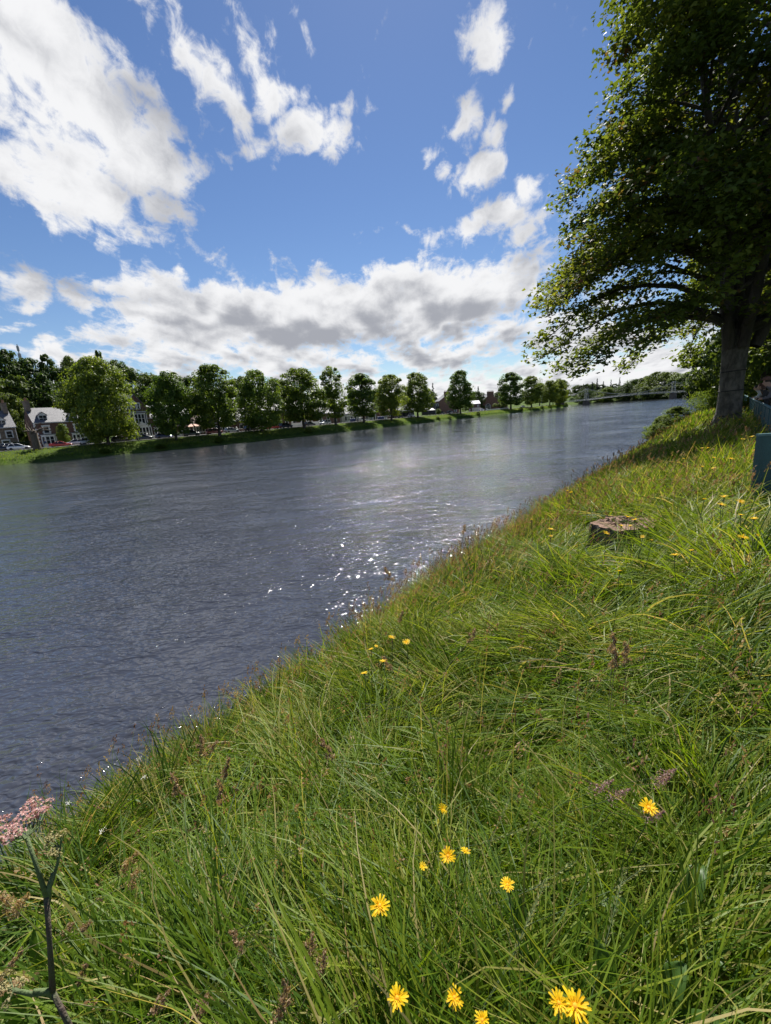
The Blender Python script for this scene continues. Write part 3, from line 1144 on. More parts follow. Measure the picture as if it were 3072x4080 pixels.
# prototypes of the woods: round-headed, tall, conifer
WOODS = []
for i, (wr, nc, per, cl_, ts) in enumerate([(.95, 44, 170, .08, .8), (.8, 38, 170, .08, .75), (1.15, 48, 170, .06, .85)]):
    H = 16.0
    cm, cs = crown_mesh('wood_crown', WOOD, H, H * wr, H * cl_, 300 + i, nc, per, .55, top_sharp=ts)
    WOODS.append((trunk_mesh('wood_trunk', BARK, H, H * cl_ * 1.2, .45, cs, 320 + i, 6), cm))


def conifer_mesh(seed, H=18.0, w=6.0):
    rng = np.random.default_rng(seed)
    C, Nn, S = [], [], []
    z = H * .1
    while z < H:
        k = 1 - (z - H * .1) / (H * .9)
        R = w / 2 * k ** .85 * rng.uniform(.8, 1.1) + .08
        nb = max(4, int(11 * k) + 3)
        for b in range(nb):
            a = rng.uniform(0, 6.283)
            n = int(6 + 16 * k)
            u = rng.uniform(.15, 1, n)
            C.append(np.stack([np.cos(a) * u * R, np.sin(a) * u * R, z - .35 * u * R + rng.normal(0, .12, n)], 1) + rng.normal(0, .12, (n, 3)))
            Nn.append(np.array([0, 0, 1.0]) + rng.normal(0, .5, (n, 3)))
            S.append(rng.uniform(.3, .6, n))
        z += .55 + .25 * k
    C, Nn, S = np.concatenate(C), np.concatenate(Nn), np.concatenate(S)
    Nn /= np.linalg.norm(Nn, axis=1)[:, None]
    V, Fq = leaf_faces(C, Nn, S, rng)
    cm = fast_mesh('conifer_crown', V, [Fq], [CONIFER], {'tone': np.repeat(rng.uniform(0, 1, len(C)), 4)})
    tm = MB().tube([(0, 0, -.3), (0, 0, H * .5), (0, 0, H * .97)], [.3, .18, .03], 7).mesh('conifer_trunk', BARK, True)
    return tm, cm


CONS = [conifer_mesh(401), conifer_mesh(402, 18, 4.6)]


def wood_tree(x, y, h, w, proto, label, group, name='woodland_tree', z=None):
    tm, cm = proto
    zz = hz(x, y) if z is None else z
    root = empty(name, (x, y, zz - .1), random.uniform(0, 6.28), (w / 15., w / 15., h / 15.6))
    link('trunk', tm, root)
    link('crown', cm, root)
    return tag(root, label, 'tree', group)


def sky_tree(px, top, depth, w_px, proto, label, group, name='woodland_tree', con=False):
    """a tree at world depth Y whose top is seen at (px, top)"""
    p = at_y(px, top, depth)
    g = hz(p.x, p.y)
    h = max(4, p.z - g)
    w = w_px * depth / F_PX
    if con:
        w = w * 15 / (6 if proto is CONS[0] else 4.6)
        h = h * 15.6 / 18
    return wood_tree(p.x, p.y, h, w, proto, label, group, name)


rnd = random.Random(5)
GW = 'wood on the hillside behind the far houses'
LW = 'dark green broadleaf tree in the wood on the hillside behind the far houses'
# skyline of the hillside wood, read from left to right, then two rows filling in below
for px, top, w in [(-60, 1395, 190), (30, 1400, 150), (105, 1432, 150), (180, 1418, 130), (270, 1425, 90), (330, 1440, 120), (455, 1440, 110), (510, 1470, 150),
                   (590, 1490, 130), (680, 1488, 140), (760, 1502, 130), (960, 1505, 120), (1090, 1512, 100), (1150, 1530, 90)]:
    sky_tree(px, top, 150 + (px * .06 if px > 0 else 0), w, rnd.choice(WOODS), LW, GW)
for px, top, w in [(-40, 1500, 190), (60, 1500, 160), (150, 1490, 170), (250, 1520, 130), (560, 1540, 120), (640, 1535, 130), (740, 1545, 120), (830, 1540, 120), (930, 1550, 120),
                   (1000, 1560, 90), (1100, 1565, 90), (1180, 1560, 90), (1260, 1565, 90), (1400, 1565, 80)]:
    sky_tree(px, top, 128 + max(0, px) * .07, w, rnd.choice(WOODS), LW, GW)
for px, top, w in [(20, 1570, 120), (95, 1590, 90), (200, 1575, 120), (300, 1585, 120), (-50, 1590, 120), (400, 1580, 130), (500, 1600, 100)]:
    sky_tree(px, top, 122 + max(0, px) * .07, w, rnd.choice(WOODS), LW, GW)
sky_tree(390, 1402, 165, 60, WOODS[1], 'tall dark flat-topped pine standing above the hillside wood', GW, 'pine_tree')
for px, top, w, d in [(1300, 1545, 80, 235), (1500, 1550, 90, 260), (1600, 1560, 80, 270), (1710, 1560, 70, 270), (1900, 1560, 70, 290), (1870, 1575, 60, 280), (1990, 1560, 60, 300)]:
    sky_tree(px, top, d, w, rnd.choice(WOODS), 'dark tree showing between the roofs of the far street', 'trees behind the far street')
for px, top, w, d in [(1395, 1512, 28, 250), (1724, 1527, 16, 300), (1905, 1540, 16, 330)]:
    sky_tree(px, top, d, w * 2.0, CONS[1], 'thin dark conifer poking above the roofs of the far street', 'conifers behind the far street', 'conifer', True)

# woods beyond the bridge and on the right bank
GB = 'wood beyond the footbridge'
for px, top, d, w in [(2300, 1535, 640, 60), (2340, 1530, 640, 50), (2395, 1533, 620, 60), (2450, 1530, 640, 60), (2500, 1530, 640, 60), (2540, 1522, 640, 60),
                      (2330, 1550, 560, 60), (2400, 1552, 560, 70), (2470, 1545, 580, 60), (2545, 1530, 560, 70), (2420, 1540, 640, 50), (2365, 1528, 700, 50)]:
    sky_tree(px, top, d, w, rnd.choice(WOODS), 'far dark tree of the wood beyond the footbridge', GB)
for px, top, d, w in [(2380, 1508, 620, 24), (2435, 1512, 650, 18), (2470, 1504, 640, 22), (2360, 1522, 600, 26), (2405, 1520, 620, 24), (2500, 1515, 640, 20), (2325, 1530, 620, 22)]:
    sky_tree(px, top, d, w, rnd.choice(CONS), 'pointed dark conifer rising from the wood beyond the footbridge', 'conifers beyond the footbridge', 'conifer', True)
for px, top, d, w in [(2530, 1512, 520, 80), (2575, 1500, 500, 90), (2620, 1484, 470, 100), (2665, 1485, 455, 100), (2710, 1490, 440, 100), (2750, 1484, 430, 110), (2800, 1470, 420, 120),
                      (2420, 1545, 540, 60), (2490, 1535, 530, 70), (2555, 1530, 500, 70), (2605, 1525, 470, 80), (2660, 1525, 450, 80), (2720, 1520, 430, 90), (2770, 1510, 425, 90)]:
    sky_tree(px, top, d, w, rnd.choice(WOODS + [LIMES[1][:2], LIMES[5][:2]]), 'rounded green tree on the wooded right bank beyond the footbridge', 'trees of the right bank beyond the footbridge')
sky_tree(2765, 1450, 330, 60, CONS[0], 'dark conifer above the right bank wood, seen under the sycamore', 'conifers beyond the footbridge', 'conifer', True)


# ------------------------------------------------------------------ the big sycamore
def tubes_np(paths, n=7):
    mb = MB()
    for p, r in paths:
        mb.tube(p, r, n)
    return mb


def sycamore():
    base = Vector((14.55, 18.0, hz(14.55, 18.0)))
    rng = random.Random(77)
    nr = np.random.default_rng(78)
    root = empty('sycamore_tree', base)
    tag(root, 'tall dark sycamore with a thick grey trunk and wire bands beside the fence', 'tree')
    # trunk, forking about four metres up
    tr = MB()
    n = 20
    prof = [(-.4, .62), (0, .56), (.25, .47), (.7, .42), (1.6, .395), (2.6, .40), (3.4, .44), (3.9, .44)]
    vs_, fs_ = [], []
    for z, r in prof:
        for k in range(n):
            a = 2 * math.pi * k / n
            fl = 1 + (.10 * math.sin(5 * a + 1) + .06 * math.sin(3 * a)) * (1.6 if z < .3 else .45)
            vs_.append((r * fl * math.cos(a), r * fl * math.sin(a), z))
    for i in range(len(prof) - 1):
        for k in range(n):
            fs_.append((i * n + k, i * n + (k + 1) % n, (i + 1) * n + (k + 1) % n, (i + 1) * n + k))
    fs_.append(tuple(range((len(prof) - 1) * n, len(prof) * n)))
    tr.add(vs_, fs_)
    trunk = tr.build('trunk', BARK_GREY, root, True)
    for z, tl in [(2.32, .03), (1.55, .02), (.62, .10)]:
        wb = MB()
        pts = [(.435 * math.cos(a), .435 * math.sin(a), z + tl * math.cos(a)) for a in np.linspace(0, 2 * math.pi, 25)]
        wb.tube(pts, .018, 5)
        wb.build('wire_band', pm('dark_wire', (.02, .02, .02), (.012, .012, .012)) if 'dark_wire' not in MATS else MATS['dark_wire'], trunk)

    def R_env(z):
        return float(np.interp(z, [2.5, 3.6, 5.0, 7.0, 11, 15, 19, 22.5, 25.5], [2.6, 6.2, 7.0, 6.9, 6.1, 5.3, 4.4, 3.2, .6]))
    # ascending stems
    stems = []
    for (dx, dy, zt, bend, r0) in [(-.9, .2, 20, .6, .30), (.35, -.3, 25, .3, .36), (1.6, .5, 23, .5, .28), (-2.4, -1.0, 17, .8, .22), (3.2, -1.2, 18, .7, .22), (.6, 2.6, 19, .6, .22), (-.4, -2.4, 18, .6, .2)]:
        p0 = Vector((dx * .18, dy * .18, 3.2))
        pts, rad = [], []
        for k in range(9):
            u = k / 8
            pts.append(p0 + Vector((dx * (u ** .8) + bend * dx * u * u, dy * (u ** .8) + bend * dy * u * u, (zt - 3.2) * u)) + Vector((rng.uniform(-.12, .12), rng.uniform(-.12, .12), 0)) * (1 if k else 0))
            rad.append(max(.03, r0 * (1 - u) ** .8))
        stems.append((pts, rad))
    paths = list(stems)
    tw_pts = []

    def along(pts, u):
        f = u * (len(pts) - 1)
        i = min(int(f), len(pts) - 2)
        return pts[i].lerp(pts[i + 1], f - i)
    boughs = []
    # explicit low boughs sweeping out over the river bank
    for az_, ln_, z0, lift, droop in [(180, 8.6, 5.0, 1.0, 1.0), (196, 8.0, 4.7, .9, 1.3), (165, 8.3, 5.5, 1.4, .9), (212, 7.6, 5.0, .8, 1.1), (150, 7.2, 5.0, .7, 1.1), (228, 7.2, 5.8, 1.2, .9), (188, 8.5, 6.2, 1.6, .6), (172, 8.4, 6.8, 1.5, .5), (202, 8.2, 7.0, 1.5, .5),
                                      (250, 7.0, 4.6, .9, 1.4), (275, 6.6, 5.2, 1.2, 1.2), (130, 7, 5, 1.2, 1.2), (100, 6.5, 4.8, 1, 1.2), (300, 6.6, 4.6, 1, 1.2), (330, 6.5, 4.5, 1, 1.2), (0, 6.5, 4.8, 1, 1.2), (40, 6.5, 5, 1, 1.2), (70, 6.5, 5, 1, 1.2)]:
        ln_ *= .84
        a = R_(az_)
        o = Vector((.25 * math.cos(a), .25 * math.sin(a), z0 - .8))
        pts = [o + Vector((math.cos(a) * ln_ * u, math.sin(a) * ln_ * u, lift * math.sin(math.pi * min(1, u * .9)) * 1.1 - droop * u ** 2.2)) + Vector((rng.uniform(-.2, .2), rng.uniform(-.2, .2), rng.uniform(-.1, .1))) * u for u in np.linspace(0, 1, 8)]
        boughs.append((pts, [max(.02, .13 * (1 - u) ** .9) for u in np.linspace(0, 1, 8)]))
    for pts, rad in stems:
        nb = 29
        for k in range(nb):
            u = .12 + .86 * (k + rng.random()) / nb
            o = along(pts, u)
            a = rng.uniform(0, 6.283)
            out = Vector((o.x, o.y, 0))
            dirv = Vector((math.cos(a), math.sin(a), 0)) + out * .28
            dirv.z = 0
            dirv.normalize()
            Rm = R_env(o.z + .6)
            # run out to the envelope
            b_ = o.x * dirv.x + o.y * dirv.y
            c_ = o.x ** 2 + o.y ** 2 - Rm ** 2
            disc = b_ * b_ - c_
            ln_ = (-b_ + math.sqrt(disc)) if disc > 0 else 1.0
            ln_ = max(.8, ln_ * rng.uniform(.80, 1.02))
            lift = ln_ * rng.uniform(.12, .42)
            bp_ = [o + dirv * ln_ * q + Vector((0, 0, lift * math.sin(q * 2.2) - .25 * ln_ * q ** 3)) + Vector((rng.uniform(-.15, .15), rng.uniform(-.15, .15), 0)) * q for q in np.linspace(0, 1, 6)]
            boughs.append((bp_, [max(.012, (.035 + .008 * ln_) * (1 - q) ** .9) for q in np.linspace(0, 1, 6)]))
    # twigs off the boughs carry the leaves in flat sprays
    twigs = []
    C, Nn, S, T = [], [], [], []
    for pts, rad in boughs:
        ln_ = (pts[-1] - pts[0]).length
        nt = max(4, int(ln_ * 2.6))
        bd = (pts[-1] - pts[0]).normalized()
        tone0 = rng.gauss(.42, .12)
        for k in range(nt + 1):
            u = .22 + .80 * k / nt
            u = min(1.0, u)
            o = along(pts, u)
            if k < nt:
                sgn = 1 if k % 2 else -1
                side = Vector((-bd.y, bd.x, 0)) * sgn
                d = (bd * rng.uniform(.4, 1.0) + side * rng.uniform(.4, 1.1) + Vector((0, 0, rng.uniform(-.25, .35)))).normalized()
                tl = rng.uniform(.5, 1.25) * (1.15 - .4 * u)
            else:
                d = (bd + Vector((rng.uniform(-.2, .2), rng.uniform(-.2, .2), rng.uniform(-.4, .1)))).normalized()
                tl = rng.uniform(.4, .9)
            e = o + d * tl + Vector((0, 0, -.12 * tl))
            twigs.append(([o, o.lerp(e, .5) + Vector((0, 0, .05)), e], [.012, .008, .004]))
            m_ = int(rng.uniform(46, 74)) if o.x ** 2 + o.y ** 2 > 9 else int(rng.uniform(14, 34))
            w_ = nr.uniform(.2, 1.05, m_)
            q = np.array(o)[None, :] + np.array(e - o)[None, :] * w_[:, None] + nr.normal(0, 1, (m_, 3)) * np.array([.26, .26, .15])
            C.append(q)
            nn = np.array([0, 0, 1.0]) + nr.normal(0, .5, (m_, 3)) + np.array([d.x, d.y, 0]) * .35
            Nn.append(nn / np.linalg.norm(nn, axis=1)[:, None])
            S.append(nr.uniform(.11, .20, m_))
            tt = np.clip(nr.normal(tone0 + rng.gauss(0, .1), .13, m_), 0, .86)
            if rng.random() < .10:
                sel = nr.random(m_) < .4
                tt = np.where(sel, nr.uniform(.88, 1.0, m_), tt)
            T.append(tt)
    C, Nn, S, T = np.concatenate(C), np.concatenate(Nn), np.concatenate(S), np.concatenate(T)
    # the visible half keeps every leaf; far right side can be thinner
    keep = (C[:, 0] < 3.5) | (nr.random(len(C)) < .4)
    C, Nn, S, T = C[keep], Nn[keep], S[keep], T[keep]
    V, Fq = leaf_faces(C, Nn, S, nr, 'lobed')
    link('crown', fast_mesh('sycamore_crown', V, [Fq], [SYC], {'tone': np.repeat(T, 6)}), root)
    mb = MB()
    for p, r in stems:
        mb.tube(p, r, 10, cap=False)
    for p, r in boughs:
        mb.tube(p, r, 6, cap=False)
    for p, r in twigs:
        mb.tube(p, r, 3, cap=False)
    mb.build('branches', BARK, root, True)


sycamore()

PATHT = []
for i, wr in enumerate((.72, .85)):
    cm, cs = crown_mesh('path_tree_crown', WOOD, 16.0, 16 * wr, 1.2, 520 + i, 60, 420, .26, top_sharp=.8)
    PATHT.append((trunk_mesh('path_tree_trunk', BARK, 16.0, 1.9, .4, cs, 530 + i, 8), cm))

# darker trees across the footpath behind the sycamore, and the sunlit bushes down the bank
for (x, y, h, w, pr) in [(24, 27, 15, 12, PATHT[0]), (31, 30, 17, 13, PATHT[1]), (38, 38, 18, 14, PATHT[0]), (29, 22, 14, 12, PATHT[1]), (46, 48, 18, 15, PATHT[1])]:
    wood_tree(x, y, h, w, pr, 'dark leafy tree across the footpath behind the sycamore', 'trees across the footpath', z=3.1)
BUSH = leaf_mat('bush_leaves', [(0, (.06, .10, .014)), (.5, (.11, .16, .020)), (1, (.17, .21, .03))], trans=.5, rough=.6, spec=.15)
SHRUB_M = crown_mesh('bank_bush_crown', BUSH, 4.0, 4.2, .1, 501, 34, 330, .15, top_sharp=.75)[0]
SHRUB_T = MB().tube([(0, 0, -.2), (.1, 0, 1), (.2, .1, 2.2)], [.09, .06, .02], 6).mesh('bank_bush_stem', BARK, True)


SHRUB_F = crown_mesh('tall_bush_crown', BUSH, 4.0, 4.2, .1, 502, 40, 700, .075, top_sharp=.75)[0]


def bush(x, y, h, w, label, group=None, z=None, me=None):
    zz = hz(x, y) if z is None else z
    r = empty('bush', (x, y, zz - .08), random.uniform(0, 6.28), (w / 4.2, w / 4.2, h / 4.0))
    link('stem', SHRUB_T, r)
    link('foliage', me or SHRUB_M, r)
    return tag(r, label, 'bush', group)


for s, d, h, w in [(56, -.6, 7.5, 5.5), (50, 1.2, 4.0, 4.0), (72, .6, 9, 7)]:
    x, y = sd_pt(s, d)
    bush(x, y, h, w, me=SHRUB_F, label='tall sunlit yellow-green bush on the near bank beyond the sycamore trunk', group='bushes beyond the sycamore')
for s, d, h, w in [(40, 4.0, 1.6, 2.4), (34, 3.6, 1.1, 1.8), (56, 4.5, 2.2, 3.0)]:
    x, y = sd_pt(s, d)
    bush(x, y, h, w, 'low green bush at the edge of the near bank', 'low bushes on the near bank')
for px, off, h, w in [(870, 1.2, 1.2, 2.4), (1230, 1.6, 1.2, 2.6), (1745, 1.5, 1.3, 2.2), (1790, 1.3, 1.0, 2.4), (1905, 1.4, 1.8, 2.4), (2075, 1.6, 2.2, 3.0), (2110, 1.4, 1.9, 3), (2160, 1.5, 2.0, 3.2), (2190, 1.5, 2.2, 3.4),
                      (2225, 1.5, 2.6, 4), (2255, 1.5, 2.6, 4), (640, .9, .9, 2.5), (420, .9, .8, 2.5)]:
    p, _ = bank_pt(px, off, 1.0)
    bush(p.x, p.y, h, w, 'small dark bush at the foot of the far bank by the water', 'bushes along the far water edge')
# ------------------------------------------------------------------ houses of the far street
STONE_BROWN = pm('brown_stone_wall', (.17, .095, .075), (.11, .062, .05), 3, .9, .5, 9)
STONE_TAN = pm('tan_stone_wall', (.24, .19, .14), (.15, .115, .09), 2, .9, .5, 8)
STONE_PINK = pm('pink_stone_wall', (.26, .15, .115), (.17, .095, .075), 2.2, .9, .5, 8)
WHITE = pm('white_paint', (.78, .78, .76), (.66, .66, .64), 3, .6)
CREAM = pm('cream_render', (.62, .58, .50), (.5, .47, .40), 2, .8)
DARKWALL = pm('dark_cladding', (.035, .036, .04), (.022, .022, .025), 3, .7)
GLASS = pm('window_glass', (.015, .018, .024), (.03, .034, .042), 1.2, .06)
SLATE = pm('slate_roof', (.15, .15, .165), (.085, .085, .095), 4, .55, .6, 12, stretch=(1, 1, 3))
BROWNROOF = pm('brown_tile_roof', (.13, .075, .055), (.085, .05, .04), 4, .8, .5, 12)
POT = pm('clay_pot', (.30, .17, .10), (.2, .11, .07), 5, .9)
LEADGREY = pm('lead_grey', (.22, .22, .23), (.16, .16, .17), 4, .6)


def glaze(win, x0, x1, z0, z1, y, cols=1, rows=2, bar=.05):
    """white sash frame with a dark pane behind it: adds bars to win, returns the pane rectangle"""
    win.box(x0, x0 + .09, y - .06, y + .04, z0, z1)
    win.box(x1 - .09, x1, y - .06, y + .04, z0, z1)
    win.box(x0 + .09, x1 - .09, y - .06, y + .04, z1 - .09, z1)
    win.box(x0 - .08, x1 + .08, y - .14, y + .04, z0 - .10, z0)
    for c in range(1, cols):
        xc = x0 + (x1 - x0) * c / cols
        win.box(xc - bar, xc + bar, y - .055, y + .03, z0, z1 - .09)
    for r in range(1, rows):
        zc = z0 + (z1 - z0) * r / rows
        win.box(x0 + .09, x1 - .09, y - .045, y + .02, zc - bar * .7, zc + bar * .7)


def window(root, x, z, w, h, y=0.0, cols=1, rows=2, surround=.16, quoin=False, mat=None, arch=False):
    mb = MB()
    x0, x1, z0, z1 = x - w / 2, x + w / 2, z, z + h
    glaze(mb, x0, x1, z0, z1, y, cols, rows)
    s = surround
    if quoin:
        k = 0
        zz = z0
        while zz < z1 - .02:
            e = s * (1.9 if k % 2 == 0 else 1.0)
            t = min(.36, z1 - zz)
            mb.box(x0 - e, x0 - .003, y - .035, y + .02, zz, zz + t - .01)
            mb.box(x1 + .003, x1 + e, y - .035, y + .02, zz, zz + t - .01)
            zz += .36
            k += 1
        mb.box(x0 - s * 1.9, x1 + s * 1.9, y - .04, y + .02, z1 + .003, z1 + .3)
        mb.box(x0 - s * 1.5, x1 + s * 1.5, y - .10, y + .02, z0 - .28, z0 - .105)
    elif s:
        mb.box(x0 - s, x0 - .003, y - .03, y + .02, z0, z1)
        mb.box(x1 + .003, x1 + s, y - .03, y + .02, z0, z1)
        mb.box(x0 - s, x1 + s, y - .033, y + .02, z1 + .003, z1 + s)
    if arch:
        pts = [(x + (w / 2 + s) * math.cos(a), z1 + (w / 2 + s) * math.sin(a) * .9) for a in np.linspace(0, math.pi, 12)]
        pts += [(x + (w / 2) * math.cos(a), z1 + .0 + (w / 2) * math.sin(a) * .85) for a in np.linspace(math.pi, 0, 12)]
        n = 12
        for i in range(n - 1):
            a, b, c, d = pts[i], pts[i + 1], pts[2 * n - 2 - i], pts[2 * n - 1 - i]
            mb.prism([a, b, c, d], y - .06, y + .02)
    win = mb.build('window', mat or WHITE, root)
    pb = MB().box(x0 + .05, x1 - .05, y - .02, y + .015, z0, z1 - .02)
    if arch:
        pb.prism([(x + (w / 2 - .03) * math.cos(a), z1 + (w / 2 - .03) * math.sin(a) * .85) for a in np.linspace(0, math.pi, 12)], y - .018, y + .012)
    pb.build('pane', GLASS, win)
    return win


def door(root, x, w, h, y, mat, z=0.0):
    mb = MB().box(x - w / 2 - .15, x - w / 2, y - .06, y + .02, z, z + h + .2).box(x + w / 2, x + w / 2 + .15, y - .06, y + .02, z, z + h + .2).box(x - w / 2, x + w / 2, y - .06, y + .02, z + h, z + h + .2)
    d = mb.build('door', WHITE, root)
    MB().box(x - w / 2, x + w / 2, y - .03, y + .015, z, z + h).build('door_leaf', mat, d)


def bay(root, x, w, h, proj=.9, cols=2, z=0.0, roof=True, sill=.75, head=.45):
    """white bay window standing forward of the wall"""
    f = w / 2
    mb = MB()
    ring = [(x - f, 0), (x - f * .62, -proj), (x + f * .62, -proj), (x + f, 0)]

    def slab(z0, z1, g=0.0):
        r = [(x + (p[0] - x) * (1 + g), p[1] * (1 + g)) for p in ring]
        mb.add([(p[0], p[1], z0) for p in r] + [(p[0], p[1], z1) for p in r], [(3, 2, 1, 0), (4, 5, 6, 7)] + [(i, (i + 1) % 4, 4 + (i + 1) % 4, 4 + i) for i in range(4)])
    slab(z, z + sill)
    slab(z + h - head, z + h, .03)
    slab(z + h - .12, z + h, .10)
    for px_, py_ in ring:
        mb.box(px_ - .12, px_ + .12, py_ - .05 if py_ < -.1 else -.10, py_ + .19 if py_ < -.1 else .02, z + sill, z + h - head)
    for c in range(1, cols):
        xc = x - f * .62 + f * 1.24 * c / cols
        mb.box(xc - .10, xc + .10, -proj - .03, -proj + .12, z + sill, z + h - head)
    mb.box(x - f * .6, x + f * .6, -proj - .02, -proj + .1, z + sill + (h - head - sill) * .52, z + sill + (h - head - sill) * .52 + .08)
    b = mb.build('bay_window', WHITE, root)
    g = MB()
    r = [(x + (p[0] - x) * .95, p[1] * .93 + .0) for p in ring]
    g.add([(p[0], p[1], z + sill - .02) for p in r] + [(p[0], p[1], z + h - head + .02) for p in r], [(i, i + 1, 5 + i, 4 + i) for i in range(3)])
    g.build('pane', GLASS, b)
    return b


def chimney(roof, x, y, z0, w, d, h, pots, mat):
    mb = MB().box(x - w / 2, x + w / 2, y - d / 2, y + d / 2, z0, z0 + h)
    mb.box(x - w / 2 - .1, x + w / 2 + .1, y - d / 2 - .1, y + d / 2 + .1, z0 + h, z0 + h + .22)
    for k in range(pots):
        if w >= d:
            cx, cy_ = x - w / 2 + w * (k + .5) / pots, y
        else:
            cx, cy_ = x, y - d / 2 + d * (k + .5) / pots
        mb.lathe([(.15, 0), (.13, .5), (.17, .55), (.16, .72)], 8, (cx, cy_, z0 + h + .22), 1)
    return mb.build('chimney', [mat, POT], roof)


def house(p, rz, W, D, eave, ridge, wall, roofm, label, gable=False, name='house', quoins=False, over=.25):
    """front wall along local x at y = 0, facing -y"""
    root = empty(name, (p.x, p.y, p.z), rz)
    tag(root, label, 'house', 'houses of the far street')
    mb = MB()
    if gable:
        mb.prism([(-W / 2, -.4), (W / 2, -.4), (W / 2, eave), (0, ridge), (-W / 2, eave)], 0, D)
    else:
        q = [(0, -.4), (D, -.4), (D, eave), (D / 2, ridge), (0, eave)]
        vs_ = [(-W / 2, y, z) for y, z in q] + [(W / 2, y, z) for y, z in q]
        mb.add(vs_, [(4, 3, 2, 1, 0), (5, 6, 7, 8, 9)] + [(i, (i + 1) % 5, 5 + (i + 1) % 5, 5 + i) for i in range(5)])
    mb.build('wall', wall, root)
    rb = MB()
    t = .16
    if gable:
        sl_ = (ridge - eave) / (W / 2)
        for s in (-1, 1):
            a = [(0, ridge + .02), (s * (W / 2 + over), eave - sl_ * over + .02), (s * (W / 2 + over), eave - sl_ * over + t + .02), (0, ridge + t + .02)]
            rb.prism(a, -.12, D + .2)
    else:
        sl_ = (ridge - eave) / (D / 2)
        for s in (0, 1):
            y0 = D / 2
            y1 = -over if s == 0 else D + over
            q = [(y0, ridge + .02), (y1, eave - sl_ * over + .02), (y1, eave - sl_ * over + t + .02), (y0, ridge + t + .02)]
            vs_ = [(-W / 2 - .15, y, z) for y, z in q] + [(W / 2 + .15, y, z) for y, z in q]
            rb.add(vs_, [(0, 1, 2, 3), (7, 6, 5, 4)] + [(i, 4 + i, 4 + (i + 1) % 4, (i + 1) % 4) for i in range(4)])
    roof = rb.build('roof', roofm, root)
    if not gable:
        MB().box(-W / 2 - .1, W / 2 + .1, -over - .1, -over + .02, eave - .26, eave - .12).build('gutter', WHITE, root)
    if quoins:
        qm = MB().box(-.3, .3, -.03, .3, 0, .4).mesh('quoin', WHITE)
        qn = MB().box(-.18, .18, -.03, .3, 0, .4).mesh('quoin', WHITE)
        for s in (-1, 1):
            for k in range(int(eave / .45)):
                o = link('quoin', qm if k % 2 else qn, root)
                o.location = (s * (W / 2 - (.27 if k % 2 else .15)), 0, k * .45 + .05)
    return root, roof


def dormer(root, x, y, z, w, h, roofm, gab=.7, cols=2):
    mb = MB().prism([(x - w / 2, z), (x + w / 2, z), (x + w / 2, z + h), (x, z + h + gab), (x - w / 2, z + h)], y, y + 2.4)
    d = mb.build('dormer', WHITE, root)
    for s in (-1, 1):
        MB().prism([(x, z + h + gab + .02), (x + s * (w / 2 + .18), z + h - .12), (x + s * (w / 2 + .18), z + h + .02), (x, z + h + gab + .16)], y - .15, y + 2.5).build('dormer_roof', roofm, d)
    g = MB()
    for c in range(cols):
        a, b = x - w / 2 + .14 + (w - .2) * c / cols, x - w / 2 + .06 + (w - .2) * (c + 1) / cols
        g.box(a, b, y - .02, y + .02, z + .2, z + h * .5)
        g.box(a, b, y - .02, y + .02, z + h * .56, z + h - .08)
    g.build('pane', GLASS, d)


def place(px, off):
    p, tn = bank_pt(px, off)
    return p, tn


# the slate-roofed house with white quoins, far left, turned towards the river's bend
RZ = R_(50)
p, tn = place(262, 24)
h1, r1 = house(p, RZ, 11.0, 8.0, 6.1, 9.6, STONE_BROWN, SLATE, 'brown stone house with slate roof, dormer, white quoins and bay windows', quoins=True)
window(h1, -3.2, 3.5, 1.15, 1.6, quoin=True)
window(h1, .3, 3.5, 1.15, 1.6, quoin=True)
window(h1, 3.4, 3.5, 1.15, 1.6, quoin=True)
bay(h1, -3.1, 2.9, 3.0)
bay(h1, 3.4, 2.9, 3.0)
door(h1, .2, 1.1, 2.2, 0, DARKWALL)
dormer(h1, -3.2, .5, 6.2, 1.7, 1.6, SLATE)
dormer(h1, 3.2, .5, 6.2, 1.7, 1.6, SLATE)
chimney(r1, -5.1, 4, 9.0, .9, 2.4, 2.3, 2, STONE_TAN)
chimney(r1, 5.1, 4, 9.0, .9, 2.4, 2.0, 2, STONE_TAN)
MB().box(-5.5, 5.5, -.06, .02, 3.05, 3.2).build('string_course', LEADGREY, h1)

p, tn = place(-30, 25)
h0, r0 = house(p, RZ, 11, 8.5, 5.6, 9.6, STONE_TAN, SLATE, 'tan stone house with slate roof and white downpipe beside a clipped tree')
window(h0, 1.5, 3.0, 1.2, 1.6)
window(h0, 4.0, 3.0, 1.2, 1.6)
window(h0, 3.0, .8, 1.4, 1.6)
dormer(h0, 3.2, .6, 5.8, 1.6, 1.5, SLATE)
dormer(h0, -2.2, .6, 5.8, 1.6, 1.5, SLATE)
chimney(r0, 5.0, 4.2, 9.0, .9, 2.2, 2.4, 2, STONE_TAN)
MB().tube([(5.35, -.08, 0), (5.35, -.08, 5.4)], .06, 6).build('downpipe', WHITE, h0)

